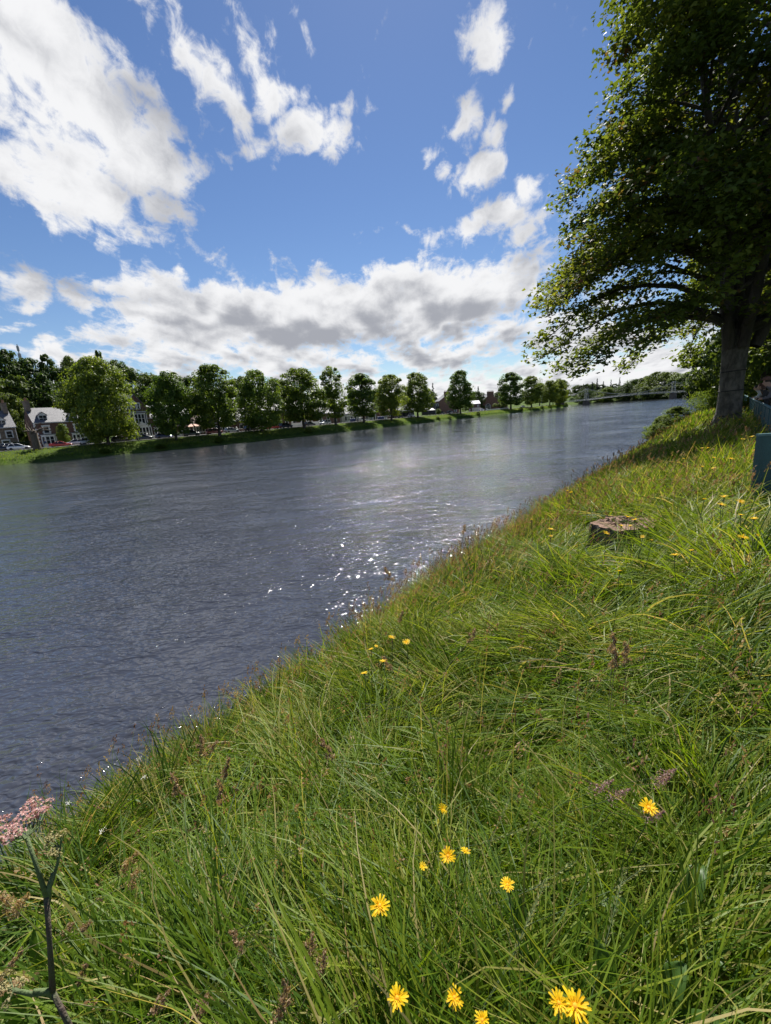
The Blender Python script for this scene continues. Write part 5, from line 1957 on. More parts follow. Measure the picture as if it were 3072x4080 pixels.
# ------------------------------------------------------------------ suspension footbridge
def bridge():
    A, B = Vector((190.3, 400, 0)), Vector((278.7, 413, 0))
    ax = (B - A).normalized()
    rz = math.atan2(ax.y, ax.x)
    span = (B - A).length
    root = tag(empty('footbridge', A, rz), 'pale suspension footbridge with two lattice towers crossing the river', 'bridge')
    PALE = pm('bridge_paint', (.40, .41, .40), (.31, .32, .31), 2, .7)
    PIER = pm('bridge_pier_stone', (.13, .115, .10), (.08, .07, .062), 1.2, .9, .4, 4)
    x0, x1 = -26.0, span + 34

    def dz(x):
        return 4.1 + 2.2 * (x - x0) / (x1 - x0) + 1.0 * math.sin(math.pi * np.clip(x / span, 0, 1))
    hw = 1.3
    xs = np.linspace(x0, x1, 50)
    dk = MB()
    for a, b in zip(xs[:-1], xs[1:]):
        dk.add([(a, -hw, dz(a) - .3), (b, -hw, dz(b) - .3), (b, hw, dz(b) - .3), (a, hw, dz(a) - .3), (a, -hw, dz(a)), (b, -hw, dz(b)), (b, hw, dz(b)), (a, hw, dz(a))],
               [(0, 3, 2, 1), (4, 5, 6, 7), (0, 1, 5, 4), (2, 3, 7, 6)])
    dk.build('deck', PALE, root)
    for s in (-1, 1):
        pr = MB()
        for a, b in zip(xs[:-1], xs[1:]):
            for h in (.15, 1.15):
                pr.tube([(a, s * hw, dz(a) + h), (b, s * hw, dz(b) + h)], .06, 4, cap=False)
            pr.tube([(a, s * hw, dz(a) + .1), (b, s * hw, dz(b) + 1.15)], .035, 4, cap=False)
            pr.tube([(a, s * hw, dz(a) + 1.15), (b, s * hw, dz(b) + .1)], .035, 4, cap=False)
            pr.tube([(a, s * hw, dz(a)), (a, s * hw, dz(a) + 1.2)], .05, 4, cap=False)
        pr.build('lattice_parapet', PALE, root)
    for tx in (0.0, span):
        zt = dz(tx) + 9.6
        MB().prism([(tx - 1.9, -1.4), (tx + 1.9, -1.4), (tx + 1.45, dz(tx) - .32), (tx - 1.45, dz(tx) - .32)], -2.6, 2.6).build('pier', PIER, root)
        tw = MB()
        for s in (-1, 1):
            for q in (-1, 1):
                tw.tube([(tx + q * 1.0, s * 1.75, dz(tx) - .3), (tx + q * .35, s * 1.55, zt)], [.17, .13], 6)
            for k in range(6):
                u0, u1 = k / 6, (k + 1) / 6
                z0, z1 = dz(tx) + 9.6 * u0, dz(tx) + 9.6 * u1
                w0, w1 = 1.0 - .65 * u0, 1.0 - .65 * u1
                tw.tube([(tx - w0, s * 1.7, z0), (tx + w1, s * 1.62, z1)], .06, 4)
                tw.tube([(tx + w0, s * 1.7, z0), (tx - w1, s * 1.62, z1)], .06, 4)
            tw.box(tx - .5, tx + .5, s * 1.55 - .3, s * 1.55 + .3, zt, zt + .5)
        tw.box(tx - .3, tx + .3, -1.6, 1.6, zt - .5, zt - .05)
        tw.box(tx - .25, tx + .25, -1.6, 1.6, dz(tx) + 5.4, dz(tx) + 5.9)
        tw.build('tower', PALE, root)
    zt0, zt1 = dz(0) + 9.6, dz(span) + 9.6
    for s in (-1, 1):
        cb = MB()
        pts = [(x0 + 1, s * 1.5, dz(x0) + .6), (0, s * 1.55, zt0 + .3)]
        cb.tube(pts, .09, 5)
        mn = []
        for u in np.linspace(0, 1, 25):
            lin = zt0 + (zt1 - zt0) * u
            mn.append((span * u, s * 1.5, lin + .3 - (lin - dz(span * .5) - .9 - .0) * 4 * u * (1 - u) * .98))
        cb.tube(mn, .09, 5)
        cb.tube([(span, s * 1.55, zt1 + .3), (x1 - 1, s * 1.5, dz(x1) + .6)], .09, 5)
        cb.build('main_cable', PALE, root)
        for i in range(1, 24):
            x, y, z = mn[i]
            if z - dz(x) > 1.3:
                MB().tube([(x, y, z), (x, s * hw, dz(x) + .3)], .03, 4).build('hanger', PALE, root)
    for x in (x0, x1):
        MB().box(x - 3, x + 3, -2.4, 2.4, -1.4, dz(x) - .31).build('abutment', PIER, root)
    for x in (span * .62, span + 12):
        MB().tube([(x, hw, dz(x)), (x, hw, dz(x) + 4)], .06, 6).lathe([(.1, 0), (.22, .1), (.2, .5), (.05, .6)], 8, (x, hw, dz(x) + 4)).build('lamp', STEEL, root)


bridge()
# ------------------------------------------------------------------ flowers
PETAL = leaf_mat('yellow_petal', [(0, (.66, .40, .005)), (.5, (.73, .49, .008)), (1, (.78, .57, .016))], trans=.35, rough=.55, spec=.2)
STEM = pm('green_stem', (.05, .085, .022), (.035, .06, .018), 20, .7)
STEM_DK = pm('purple_stem', (.075, .085, .04), (.07, .045, .035), 40, .8, .4, 160)
CENTRE = pm('flower_centre', (.75, .34, .008), (.62, .26, .006), 90, .8)


def petal_mesh(L, w, tone):
    k = [(0, .25), (.3, .8), (.75, 1.0), (1.0, .75)]
    V, Tn = [], []
    for u, q in k:
        z = .10 * L * math.sin(u * 2.2)
        V += [(u * L, -w / 2 * q, z), (u * L, 0, z - .05 * w), (u * L, w / 2 * q, z)]
    F = []
    for i in range(len(k) - 1):
        for j in range(2):
            F.append((i * 3 + j, (i + 1) * 3 + j, (i + 1) * 3 + j + 1, i * 3 + j + 1))
    # notched tip
    V += [(1.06 * L, -w * .2, .075 * L), (1.06 * L, w * .2, .075 * L)]
    return V, F + [(9, 12, 10), (10, 13, 11)]


PV, PF = petal_mesh(1.0, .19, 0)


def petal_obj_mesh(tone):
    me = bpy.data.meshes.new('petal')
    me.from_pydata(PV, [], PF)
    a = me.attributes.new('tone', 'FLOAT', 'POINT')
    a.data.foreach_set('value', [tone] * len(PV))
    me.materials.append(PETAL)
    return me


PETALS = [petal_obj_mesh(t) for t in (.2, .5, .8)]


def head_mesh(seed, n1=15, n2=11, miss=0):
    """a whole flower head, radius one, facing +z"""
    r = random.Random(seed)
    V, F, T = [], [], []
    for ring, (n, sc, up_) in enumerate([(n1, 1.0, .12), (n2, .62, .4)]):
        for k in range(n):
            if r.random() < miss:
                continue
            a = 2 * math.pi * (k + r.uniform(-.25, .25)) / n
            s = sc * r.uniform(.85, 1.08)
            u = up_ + r.uniform(-.15, .15)
            b = len(V)
            for x, y, z in PV:
                x2, z2 = x * math.cos(u) - z * math.sin(u), x * math.sin(u) + z * math.cos(u)
                V.append(((x2 * math.cos(a) - y * math.sin(a)) * s, (x2 * math.sin(a) + y * math.cos(a)) * s, z2 * s))
            F += [tuple(i + b for i in f) for f in PF]
            T += [r.random()] * len(PV)
    me = bpy.data.meshes.new('flower_head')
    me.from_pydata(V, [], F)
    a = me.attributes.new('tone', 'FLOAT', 'POINT')
    a.data.foreach_set('value', T)
    me.materials.append(PETAL)
    return me


HEADS = [head_mesh(i, miss=.05) for i in range(5)]
CUPM = MB().lathe([(.05, -.55), (.20, -.45), (.26, -.2), (.2, .02)], 8).mesh('calyx', STEM, True)
CENM = MB().lathe([(.26, 0), (.24, .12), (.12, .2), (.02, .22)], 10).mesh('centre', CENTRE, True)


def flower(px, py, size, label, group, hst=None, tilt=None, cap=.068):
    hst = hst or random.uniform(.52, .64)
    p, t = ray_hit(px, py, hst)
    dia = min(cap, size * t / F_PX)
    g = Vector((p.x + random.uniform(-.06, .06), p.y + random.uniform(-.02, .08), 0))
    g.z = hz(g.x, g.y)
    root = tag(empty('yellow_flower', g), label, 'flower', group)
    top = p - g
    r = max(.0013, .0007 * t)
    mid = top * .55 + Vector((random.uniform(-.04, .04), random.uniform(-.04, .04), 0))
    MB().tube([(0, 0, -.03), mid * .5, mid, top * .85 + mid * .05, top], [r * 1.2, r * 1.1, r, r, r * 1.1], 5).build('stem', STEM, root, True)
    h = empty('head', top) if False else None
    tl = R_(random.uniform(5, 24) if tilt is None else tilt)
    # heads lean to the sun and a little to every side
    az_ = random.uniform(-2.6, -.5) if size > 40 else random.uniform(0, 6.28)
    rot = (Matrix.Rotation(az_, 4, 'Z') @ Matrix.Rotation(tl, 4, 'Y') @ Matrix.Rotation(random.uniform(0, 6.28), 4, 'Z')).to_euler()
    if size >= 50:
        c = link('flower_head', CENM, root)
        c.location, c.rotation_euler, c.scale = top, rot, (dia / 2,) * 3
        for ring, (n, sc, u) in enumerate([(16, 1.0, .08), (14, .78, .26), (10, .5, .6)]):
            for k in range(n):
                o = link('petal', random.choice(PETALS), c)
                s = sc * random.uniform(.72, 1.12)
                o.scale = (s, s * 1.08, s)
                o.rotation_euler = (random.uniform(-.25, .25), -u + random.uniform(-.12, .12), 2 * math.pi * (k + random.uniform(-.3, .3)) / n)
    else:
        o = link('flower_head', random.choice(HEADS), root)
        o.location, o.rotation_euler, o.scale = top, rot, (dia / 2,) * 3
    o = link('calyx', CUPM, root)
    o.location, o.rotation_euler, o.scale = top, rot, (dia / 2,) * 3
    return root


GF = 'yellow hawkbit flowers on the near bank'
for px, py, sz, lab in [
        (2290, 4010, 110, 'largest yellow flower, a wide disc touching a smaller one'), (2228, 3998, 78, 'yellow flower half tucked under the largest one'),
        (1583, 3978, 84, 'wide yellow flower with long loose outer petals low in the grass'), (1810, 3976, 70, 'yellow flower with a shaggy centre beside a ribbed plantain leaf'),
        (1922, 4066, 66, 'yellow flower low down between the shaggy one and the ribbed leaf'), (1513, 3610, 76, 'round full yellow flower above a dark hollow in the grass'),
        (2022, 3527, 56, 'yellow flower crossed by a dark grass stem'), (2585, 3220, 72, 'yellow flower beside a purple seed head'),
        (1785, 3412, 62, 'yellow flower leaning over a smaller one in a close trio')]:
    flower(px, py, sz, lab, GF)
for px, py, sz in [(1854, 3390, 40), (1686, 3454, 34)]:
    flower(px, py, sz, 'small yellow flower beside the leaning one of the trio', GF)
flower(1763, 3222, 40, 'single yellow flower seen from its side above the trio', GF, tilt=40)
for px, py, sz in [(1560, 2539, 28), (1618, 2559, 34), (1527, 2635, 30), (1452, 2683, 28), (1479, 2587, 22), (1500, 2575, 18)]:
    flower(px, py, sz, 'yellow flower in the loose group near the edge of the bank', GF)
for px, py, sz in [(2500, 2060, 34), (2529, 2072, 36), (2476, 2095, 26), (2415, 2125, 34), (2561, 2139, 20), (2596, 2152, 16), (2512, 2095, 16)]:
    flower(px, py, sz, 'yellow flower standing in front of the sawn tree stump', GF, .6)
for px, py, sz in [(2885, 1979, 30), (2873, 2011, 48), (2952, 1998, 42), (2952, 2052, 25), (3004, 2067, 30), (2960, 2141, 42), (3022, 2133, 16), (2806, 1989, 20)]:
    flower(px, py, sz, 'yellow flower beside the foot of the teal panel', GF, .6)
for px, py, sz in [(3011, 1700, 20), (3027, 1687, 14), (3061, 1696, 18), (2948, 1672, 14), (2888, 1743, 14), (2996, 1740, 18), (2960, 1750, 16), (3007, 1795, 28), (2913, 1828, 28), (2819, 1786, 22), (2798, 1786, 18),
                   (2845, 1824, 14), (2798, 1860, 18), (2843, 1866, 18), (2725, 1828, 14), (2704, 1842, 12)]:
    flower(px, py, sz, 'yellow flower in the grass between the sycamore trunk and the teal panel', GF, .55, cap=.095)
for px, py, sz in [(2196, 2109, 22), (2195, 2136, 16), (2262, 1955, 24), (2275, 1962, 16), (2118, 2070, 14)]:
    flower(px, py, sz, 'yellow flower among brown seed heads at the edge of the bank', GF, .6)
for px, py, sz in [(2689, 2212, 35), (2756, 2193, 22), (2469, 2275, 22)]:
    flower(px, py, sz, 'yellow flower on a dark stem below the sawn tree stump', GF, .6)
for px, py, sz in [(960, 2662, 12), (942, 2682, 12), (936, 2672, 10), (912, 2728, 12), (998, 2716, 12)]:
    flower(px, py, sz, 'tiny yellow flower at the lip of the bank above the water', GF, .5, cap=.03)


# ------------------------------------------------------------------ seed heads and broad leaves that stand out
def along_cam(px, py, D):
    return Vector((0, 0, CAM_H)) + ray(px, py) * D


def spray(n, L, W, kind, seed):
    """one seed head, length L along +z from the origin: spikelets as small folded faces"""
    r = np.random.default_rng(seed)
    V, Fq, T = [], [], []
    if kind == 'cocksfoot':
        cl_ = [(u, r.uniform(-1, 1) * W * .5 * (1 - u * .7), r.uniform(-1, 1) * W * .5 * (1 - u * .7), W * r.uniform(.28, .5) * (1 - .5 * u)) for u in np.linspace(0, .9, 7)]
        c = []
        for u, ox, oy, rr in cl_:
            m = n // 7
            c.append(np.stack([ox + r.normal(0, rr * .6, m), oy + r.normal(0, rr * .6, m), u * L + r.normal(0, L * .06, m)], 1))
        C = np.concatenate(c)
        D = np.array([0, 0, 1.0]) + r.normal(0, .55, (len(C), 3))
        S = r.uniform(.0032, .0056, len(C))
    elif kind == 'fog':
        u = r.uniform(0, 1, n)
        a = r.uniform(0, 6.28, n)
        rr = W * .5 * (1 - u) ** .8 * r.uniform(0, 1, n)
        C = np.stack([rr * np.cos(a), rr * np.sin(a), u * L - .25 * rr], 1)
        D = np.array([0, 0, .8]) + r.normal(0, .6, (n, 3))
        S = r.uniform(.0025, .0045, n)
    else:
        u = np.repeat(np.linspace(0, 1, n // 3), 3)
        sg = np.where((np.arange(len(u)) // 3) % 2 == 0, 1, -1)
        C = np.stack([sg * W * .5 + r.normal(0, W * .12, len(u)), r.normal(0, W * .1, len(u)), u * L + r.uniform(0, .006, len(u))], 1)
        D = np.stack([sg * .45, np.zeros(len(u)), np.ones(len(u))], 1) + r.normal(0, .15, (len(u), 3))
        S = r.uniform(.0034, .0055, len(u))
    D /= np.linalg.norm(D, axis=1)[:, None]
    sd_ = np.cross(D, r.normal(0, 1, D.shape))
    sd_ /= np.linalg.norm(sd_, axis=1)[:, None]
    q = np.stack([C - D * S[:, None] * .8, C + sd_ * S[:, None] * .4, C + D * S[:, None] * 1.2, C - sd_ * S[:, None] * .4], 1)
    V = q.reshape(-1, 3)
    return V, np.arange(len(V)).reshape(-1, 4), np.repeat(r.random(len(C)), 4)


FOG = leaf_mat('purple_grass', [(0, (.20, .10, .12)), (.6, (.34, .21, .22)), (1, (.48, .36, .33))], trans=.3, rough=.7, spec=.1)
PALE = leaf_mat('pale_grass_spike', [(0, (.13, .17, .05)), (.6, (.21, .24, .085)), (1, (.31, .31, .14))], trans=.3, rough=.6, spec=.1)
BEIGE = leaf_mat('beige_seed', [(0, (.26, .17, .09)), (.6, (.40, .28, .15)), (1, (.52, .40, .24))], trans=.25, rough=.7, spec=.1)
BROWNS = leaf_mat('brown_seed', [(0, (.19, .12, .08)), (.6, (.32, .22, .14)), (1, (.46, .35, .23))], trans=.3, rough=.7, spec=.1)
SPR = {}
for kind, n, L, W, mt in [('cocksfoot', 280, .060, .034, BEIGE), ('brown', 260, .062, .020, BROWNS), ('fog', 260, .085, .055, FOG), ('rye', 84, .15, .006, PALE)]:
    for v in range(3):
        V, Fq, T = spray(n, L, W, 'cocksfoot' if kind == 'brown' else kind, hash(kind) % 97 + v if False else len(kind) * 10 + v)
        SPR[(kind, v)] = (fast_mesh('seed_head', V, [Fq], [mt], {'tone': T}), L)


def seed_head(px, py, kind, label, lean=(0, 0), hst=.55, group=None, sc=1.0):
    p, t = ray_hit(px, py, hst)
    L = SPR[(kind, 0)][1] * sc
    g = Vector((p.x - lean[0] * .8 + random.uniform(-.05, .05), p.y - lean[1] * .8 + random.uniform(-.05, .05), 0))
    g.z = hz(g.x, g.y)
    root = tag(empty('grass_seed_head', g), label, 'grass', group)
    top = p - g
    d = Vector((lean[0], lean[1], .5)).normalized()
    base = top - d * L * .5
    r = max(.0010, .0006 * t)
    c1 = Vector((0, 0, base.z * .6)) + base * .12
    MB().tube([(0, 0, -.03), c1 * .6, base * .35 + c1 * .6, base, base + d * L * .9], [r * 1.3, r * 1.1, r, r, r * .5], 4).build('stem', STEM if kind in ('rye', 'fog') else PALE_STEM, root, True)
    o = link('head', SPR[(kind, random.randrange(3))][0], root)
    o.location = base
    o.scale = (sc, sc, sc)
    o.rotation_euler = d.to_track_quat('Z', 'Y').to_euler()


PALE_STEM = pm('straw_stem', (.20, .17, .075), (.13, .12, .05), 20, .7)
GS = 'seed heads standing out of the near grass'
for px, py, ln_ in [(520, 3435, (.3, .1)), (525, 3495, (.5, .1))]:
    seed_head(px, py, 'cocksfoot', 'plump beige seed head in the grass right of the pink hogweed', ln_, .5, GS, 1.25)
for px, py, ln_ in [(28, 3590, (-.2, 0)), (82, 3605, (.25, 0)), (15, 3935, (-.6, 0))]:
    seed_head(px, py, 'cocksfoot', 'plump beige seed head close behind the hogweed stem', ln_, .6, GS, 1.2)
for px, py, ln_ in [(275, 3695, (.5, 0)), (345, 3690, (.5, 0)), (330, 3880, (.2, .1)), (60, 3830, (.4, .3))]:
    seed_head(px, py, 'brown', 'brown seed head in the grass at the foot of the hogweed', ln_, .45, GS)
for px, py in [(2405, 3130), (2470, 3165)]:
    seed_head(px, py, 'fog', 'feathery purple seed head beside a drying orange blade', (.35, -.2), .55, GS, 1.0)
for px, py in [(2640, 3110), (2665, 3080), (2615, 3245)]:
    seed_head(px, py, 'fog', 'feathery purple seed head beside the single yellow flower', (.1, -.3), .58, GS, .9)
for px, py in [(2445, 2560), (2450, 2620), (2490, 2600)]:
    seed_head(px, py, 'brown', 'pinkish brown seed head rising below the sawn stump', (.05, .1), .62, GS, 1.5)
for px, py in [(1235, 3765), (1135, 3960), (1280, 3835), (940, 3745), (1120, 4020), (800, 4010), (640, 3990)]:
    seed_head(px, py, 'brown', 'brown seed head low in the tangled foreground grass', (random.uniform(-.5, .5), .1), .5, GS)
for px, py in [(905, 3060), (840, 2980), (800, 2965), (880, 3150), (1600, 2455), (1880, 2530), (1540, 2640), (1300, 2980), (700, 3120)]:
    seed_head(px, py, 'brown', 'brown seed head near the lip of the bank', (random.uniform(-.6, .6), .2), .55, GS, 1.5)
for px, py in [(1252, 2362), (1265, 2392), (1545, 2285), (1735, 2120), (1850, 2108), (1895, 2020), (2160, 1940), (2290, 1830), (2255, 1835), (2440, 1745), (2470, 1730), (2545, 1690), (2600, 1672), (2635, 1660), (2670, 1668), (2700, 1665), (2580, 1700)]:
    seed_head(px, py, 'brown', 'brown seed head standing out against the river', (random.uniform(-.3, .3), .1), .80, GS, 2.1)
for px, py, lx, ly in [(1580, 3060, .8, .1), (1250, 3340, .9, .1), (1380, 3520, 1, .1), (2000, 3250, .5, .4), (2010, 3330, .7, -.2), (2220, 3480, .9, .1), (2120, 3640, .6, .5), (2090, 3700, .6, .5), (1010, 3740, .7, .4), (1500, 3260, .9, 0), (2450, 3620, .5, .5),
                       (2520, 3490, .8, .1), (1330, 4060, .9, .1), (1720, 2780, .7, -.3), (1800, 2850, .6, -.4), (1580, 2760, .7, 0), (1850, 2420, .4, -.3), (2010, 2330, .5, .3), (640, 3260, .7, .4), (900, 3880, .7, .4)]:
    seed_head(px, py, 'rye', 'pale zigzag ryegrass spike lying across the foreground grass', (lx, ly), .42, GS, random.uniform(.9, 1.3))

LEAFM = leaf_mat('broad_leaf', [(0, (.045, .10, .018)), (1, (.085, .16, .025))], trans=.4, rough=.45, spec=.35)


def broad_leaf(name, parent, base, tip, w, sag, jag=0.0, tone=.5, ribs=3, n=14):
    base, tip = Vector(base), Vector(tip)
    d = tip - base
    side = d.cross(Vector((0, 0, 1))).normalized()
    up_ = side.cross(d).normalized()
    V, F = [], []
    m = 4
    for i in range(n + 1):
        u = i / n
        c = base + d * u + Vector((0, 0, sag * 4 * u * (1 - u)))
        ww = w * (math.sin(math.pi * min(1, u * .93 + .05)) ** .8) * (1 + (jag * (1 if i % 2 else -1)))
        for j in range(-m, m + 1):
            v = j / m
            V.append(c + side * ww * .5 * v + up_ * (abs(v) * .12 * w + .02 * w * math.cos(v * math.pi * ribs) + .05 * w * math.sin(u * 9 + v * 2)))
    k = 2 * m + 1
    F = [(i * k + j, (i + 1) * k + j, (i + 1) * k + j + 1, i * k + j + 1) for i in range(n) for j in range(k - 1)]
    me = bpy.data.meshes.new(name)
    me.from_pydata(V, [], F)
    a = me.attributes.new('tone', 'FLOAT', 'POINT')
    a.data.foreach_set('value', [tone] * len(V))
    me.polygons.foreach_set('use_smooth', [True] * len(F))
    me.materials.append(LEAFM)
    return link(name, me, parent)


def leafy(name, px, py, hst, leaves, label, cat='plant'):
    p, t = ray_hit(px, py, hst)
    g = Vector((p.x, p.y, hz(p.x, p.y)))
    root = tag(empty(name, g), label, cat)
    for (dx, dy, dz_, w, sag, jag, tone) in leaves:
        b = Vector((dx * .15, dy * .15, hst * .5))
        broad_leaf('leaf', root, b, (dx, dy, hst + dz_), w, sag, jag, tone)
        MB().tube([(0, 0, -.02), b * .6, b], [.003, .0025, .002], 5).build('leaf_stalk', STEM, root)
    return root


leafy('dock_plant', 2680, 3640, .25, [(-.20, .02, .02, .06, .05, .05, .25), (.16, .10, .03, .065, .05, .05, .4), (.04, -.14, .02, .06, .04, .05, .3)], 'dark green dock plant with broad wavy leaves sunk in the grass')
leafy('plantain_plant', 2120, 3990, .25, [(.02, .16, .12, .05, .03, 0, .6), (-.14, .10, .08, .045, .03, 0, .5), (.10, -.06, .10, .045, .03, 0, .55)], 'plantain with long ribbed upright leaves beside the shaggy yellow flower')
leafy('nettle_sprig', 560, 3900, .38, [(.06, .05, .06, .05, .01, .12, .9), (-.06, .03, .04, .045, .01, .12, .95), (.01, -.07, .0, .05, .01, .12, .85), (.05, -.03, -.06, .05, .01, .12, .9), (-.02, .08, .08, .04, .01, .12, .9)],
      'bright green jagged-leaved sprig right of the hogweed stem')
leafy('dock_plant', 2540, 4060, .28, [(.15, .06, .06, .07, .04, .02, .4), (.18, -.05, .05, .075, .04, .02, .5), (-.06, .1, .1, .06, .03, .02, .35)], 'low broad-leaved dock right of the largest yellow flower')
leafy('broad_leaved_weed', 150, 3830, .3, [(.08, .06, .06, .06, .02, .06, .95), (-.06, .08, .05, .06, .02, .06, .9), (.1, -.04, .04, .06, .02, .06, .85)], 'bright green broad leaves behind the hogweed stem')
leafy('broad_leaved_weed', 60, 4030, .3, [(.10, .06, .05, .07, .02, .06, .9), (-.08, .06, .06, .06, .02, .06, .95), (.02, -.09, .02, .06, .02, .06, .85)], 'bright green broad leaves at the foot of the hogweed stem')


# ------------------------------------------------------------------ pink hogweed
def hogweed():
    D = .90
    P = lambda x, y, d=D: along_cam(x, y, d)
    node2, fork, top = P(210, 3952), P(185, 3571), P(107, 3337)
    b = P(273, 4080)
    g = Vector((b.x + .08, b.y - .02, 0))
    g.z = hz(g.x, g.y)
    root = tag(empty('hogweed_plant', g), 'tall hogweed with a flat pink umbel and a dark ridged stem', 'plant')
    L = lambda v: v - g
    HAIR = pm('hogweed_green', (.10, .15, .045), (.07, .10, .035), 30, .75, .3, 200)
    MB().tube([(0, 0, -.05), L(b) * .6, L(b), L(node2)], [.0062, .0058, .0055, .005], 10).build('lower_stem', STEM_DK, root, True)
    MB().tube([L(node2), L(P(198, 3760)), L(fork)], [.0060, .0046, .0052], 10).build('stem', STEM_DK, root, True)
    MB().tube([L(fork), L(P(145, 3450)), L(top)], [.0052, .0037, .0038], 10).build('upper_stem', HAIR, root, True)
    side = P(239, 3376, .93)
    MB().tube([L(fork), L(P(205, 3520, .91)), L(P(230, 3440, .93)), L(side)], [.0050, .0038, .0032, .0028], 8).build('side_branch', HAIR, root, True)
    low = P(55, 3945, .86)
    MB().tube([L(node2), L(P(130, 3962, .88)), L(low)], [.0054, .0044, .004], 8).build('low_branch', HAIR, root, True)
    # sheaths where branches leave the stem
    for c, e in ((fork, side), (node2, low)):
        d = (e - c).normalized()
        MB().tube([L(c) - Vector((0, 0, .015)), L(c) + d * .012, L(c) + d * .04], [.0054, .0060, .0036], 8).build('sheath', HAIR, root, True)
    PINK = leaf_mat('pink_floret', [(0, (.26, .12, .11)), (.5, (.44, .24, .23)), (1, (.58, .40, .37))], trans=.25, rough=.6, spec=.15)
    DRY = leaf_mat('dry_floret', [(0, (.17, .16, .07)), (1, (.36, .31, .16))], trans=.2, rough=.7, spec=.1)

    def umbellet_mesh(seed, mat, r=.013, n=44):
        q = np.random.default_rng(seed)
        a = q.uniform(0, 6.28, n)
        rr = r * np.sqrt(q.uniform(0, 1, n))
        C = np.stack([rr * np.cos(a), rr * np.sin(a), .006 * (1 - (rr / r) ** 2) + q.normal(0, .0012, n)], 1)
        N = np.array([0, 0, 1.0]) + q.normal(0, .45, (n, 3))
        N /= np.linalg.norm(N, axis=1)[:, None]
        V, Fq = leaf_faces(C, N, q.uniform(.0034, .0056, n), q, 'lobed')
        return fast_mesh('umbellet', V, [Fq], [mat], {'tone': np.repeat(q.random(n), 6)})
    UM = [umbellet_mesh(900 + i, PINK) for i in range(4)]
    k = 0
    for px, py, dd in [(18, 3308, .90), (58, 3278, .92), (36, 3338, .87), (78, 3318, .88), (122, 3262, .94), (150, 3205, .98), (192, 3196, .99), (160, 3232, .95), (-22, 3268, .92), (-34, 3318, .89), (92, 3252, .95), (112, 3215, .98), (184, 3228, .95),
                       (20, 3268, .94), (-5, 3350, .86), (60, 3300, .90), (140, 3245, .95), (-60, 3290, .90), (128, 3190, 1.0)]:
        c = P(px, py, dd)
        MB().tube([L(top), L(top).lerp(L(c), .6) - Vector((0, 0, .012)), L(c)], [.0018, .0014, .001], 5).build('umbel_ray', HAIR, root, True)
        o = link('umbellet', UM[k % 4], root)
        k += 1
        o.location = L(c)
        o.rotation_euler = (random.uniform(-.3, .3), random.uniform(-.3, .3), random.uniform(0, 6))
        s = random.uniform(.85, 1.15)
        o.scale = (s, s, s)
    DM = [umbellet_mesh(950 + i, DRY, .011, 40) for i in range(3)]
    for c0, cen in ((side, P(215, 3362, .93)), (low, P(18, 3930, .86))):
        for j in range(8):
            o = link('faded_umbellet', DM[j % 3], root)
            q = cen + Vector((random.uniform(-.022, .022), random.uniform(-.022, .022), random.uniform(-.014, .014)))
            o.location = L(q)
            o.rotation_euler = (random.uniform(-1, 1), random.uniform(-1, 1), 0)
            MB().tube([L(c0), L(q)], [.0014, .0008], 4).build('umbel_ray', HAIR, root)


hogweed()


# small white-flowered umbels at the lip of the bank
WHITEF = leaf_mat('white_floret', [(0, (.6, .6, .55)), (1, (.8, .8, .76))], trans=.25, rough=.6)
for px, py in [(470, 3030), (458, 3045), (575, 3095), (270, 3200), (405, 3310), (552, 3022)]:
    p, t = ray_hit(px, py, .5)
    g = Vector((p.x, p.y + .05, hz(p.x, p.y + .05)))
    r = tag(empty('white_flower', g), 'tiny white umbel flower at the lip of the bank', 'flower', 'white flowers at the lip of the bank')
    MB().tube([(0, 0, -.02), (p - g) * .5, p - g], [.0016, .0014, .0012], 4).build('stem', STEM, r)
    q = np.random.default_rng(int(px))
    C = np.array(p - g) + q.normal(0, 1, (26, 3)) * np.array([.008, .008, .003])
    N = np.array([0, 0, 1.0]) + q.normal(0, .3, (26, 3))
    N /= np.linalg.norm(N, axis=1)[:, None]
    V, Fq = leaf_faces(C, N, q.uniform(.003, .005, 26), q)
    link('head', fast_mesh('white_head', V, [Fq], [WHITEF], {'tone': np.repeat(q.random(26), 4)}), r)


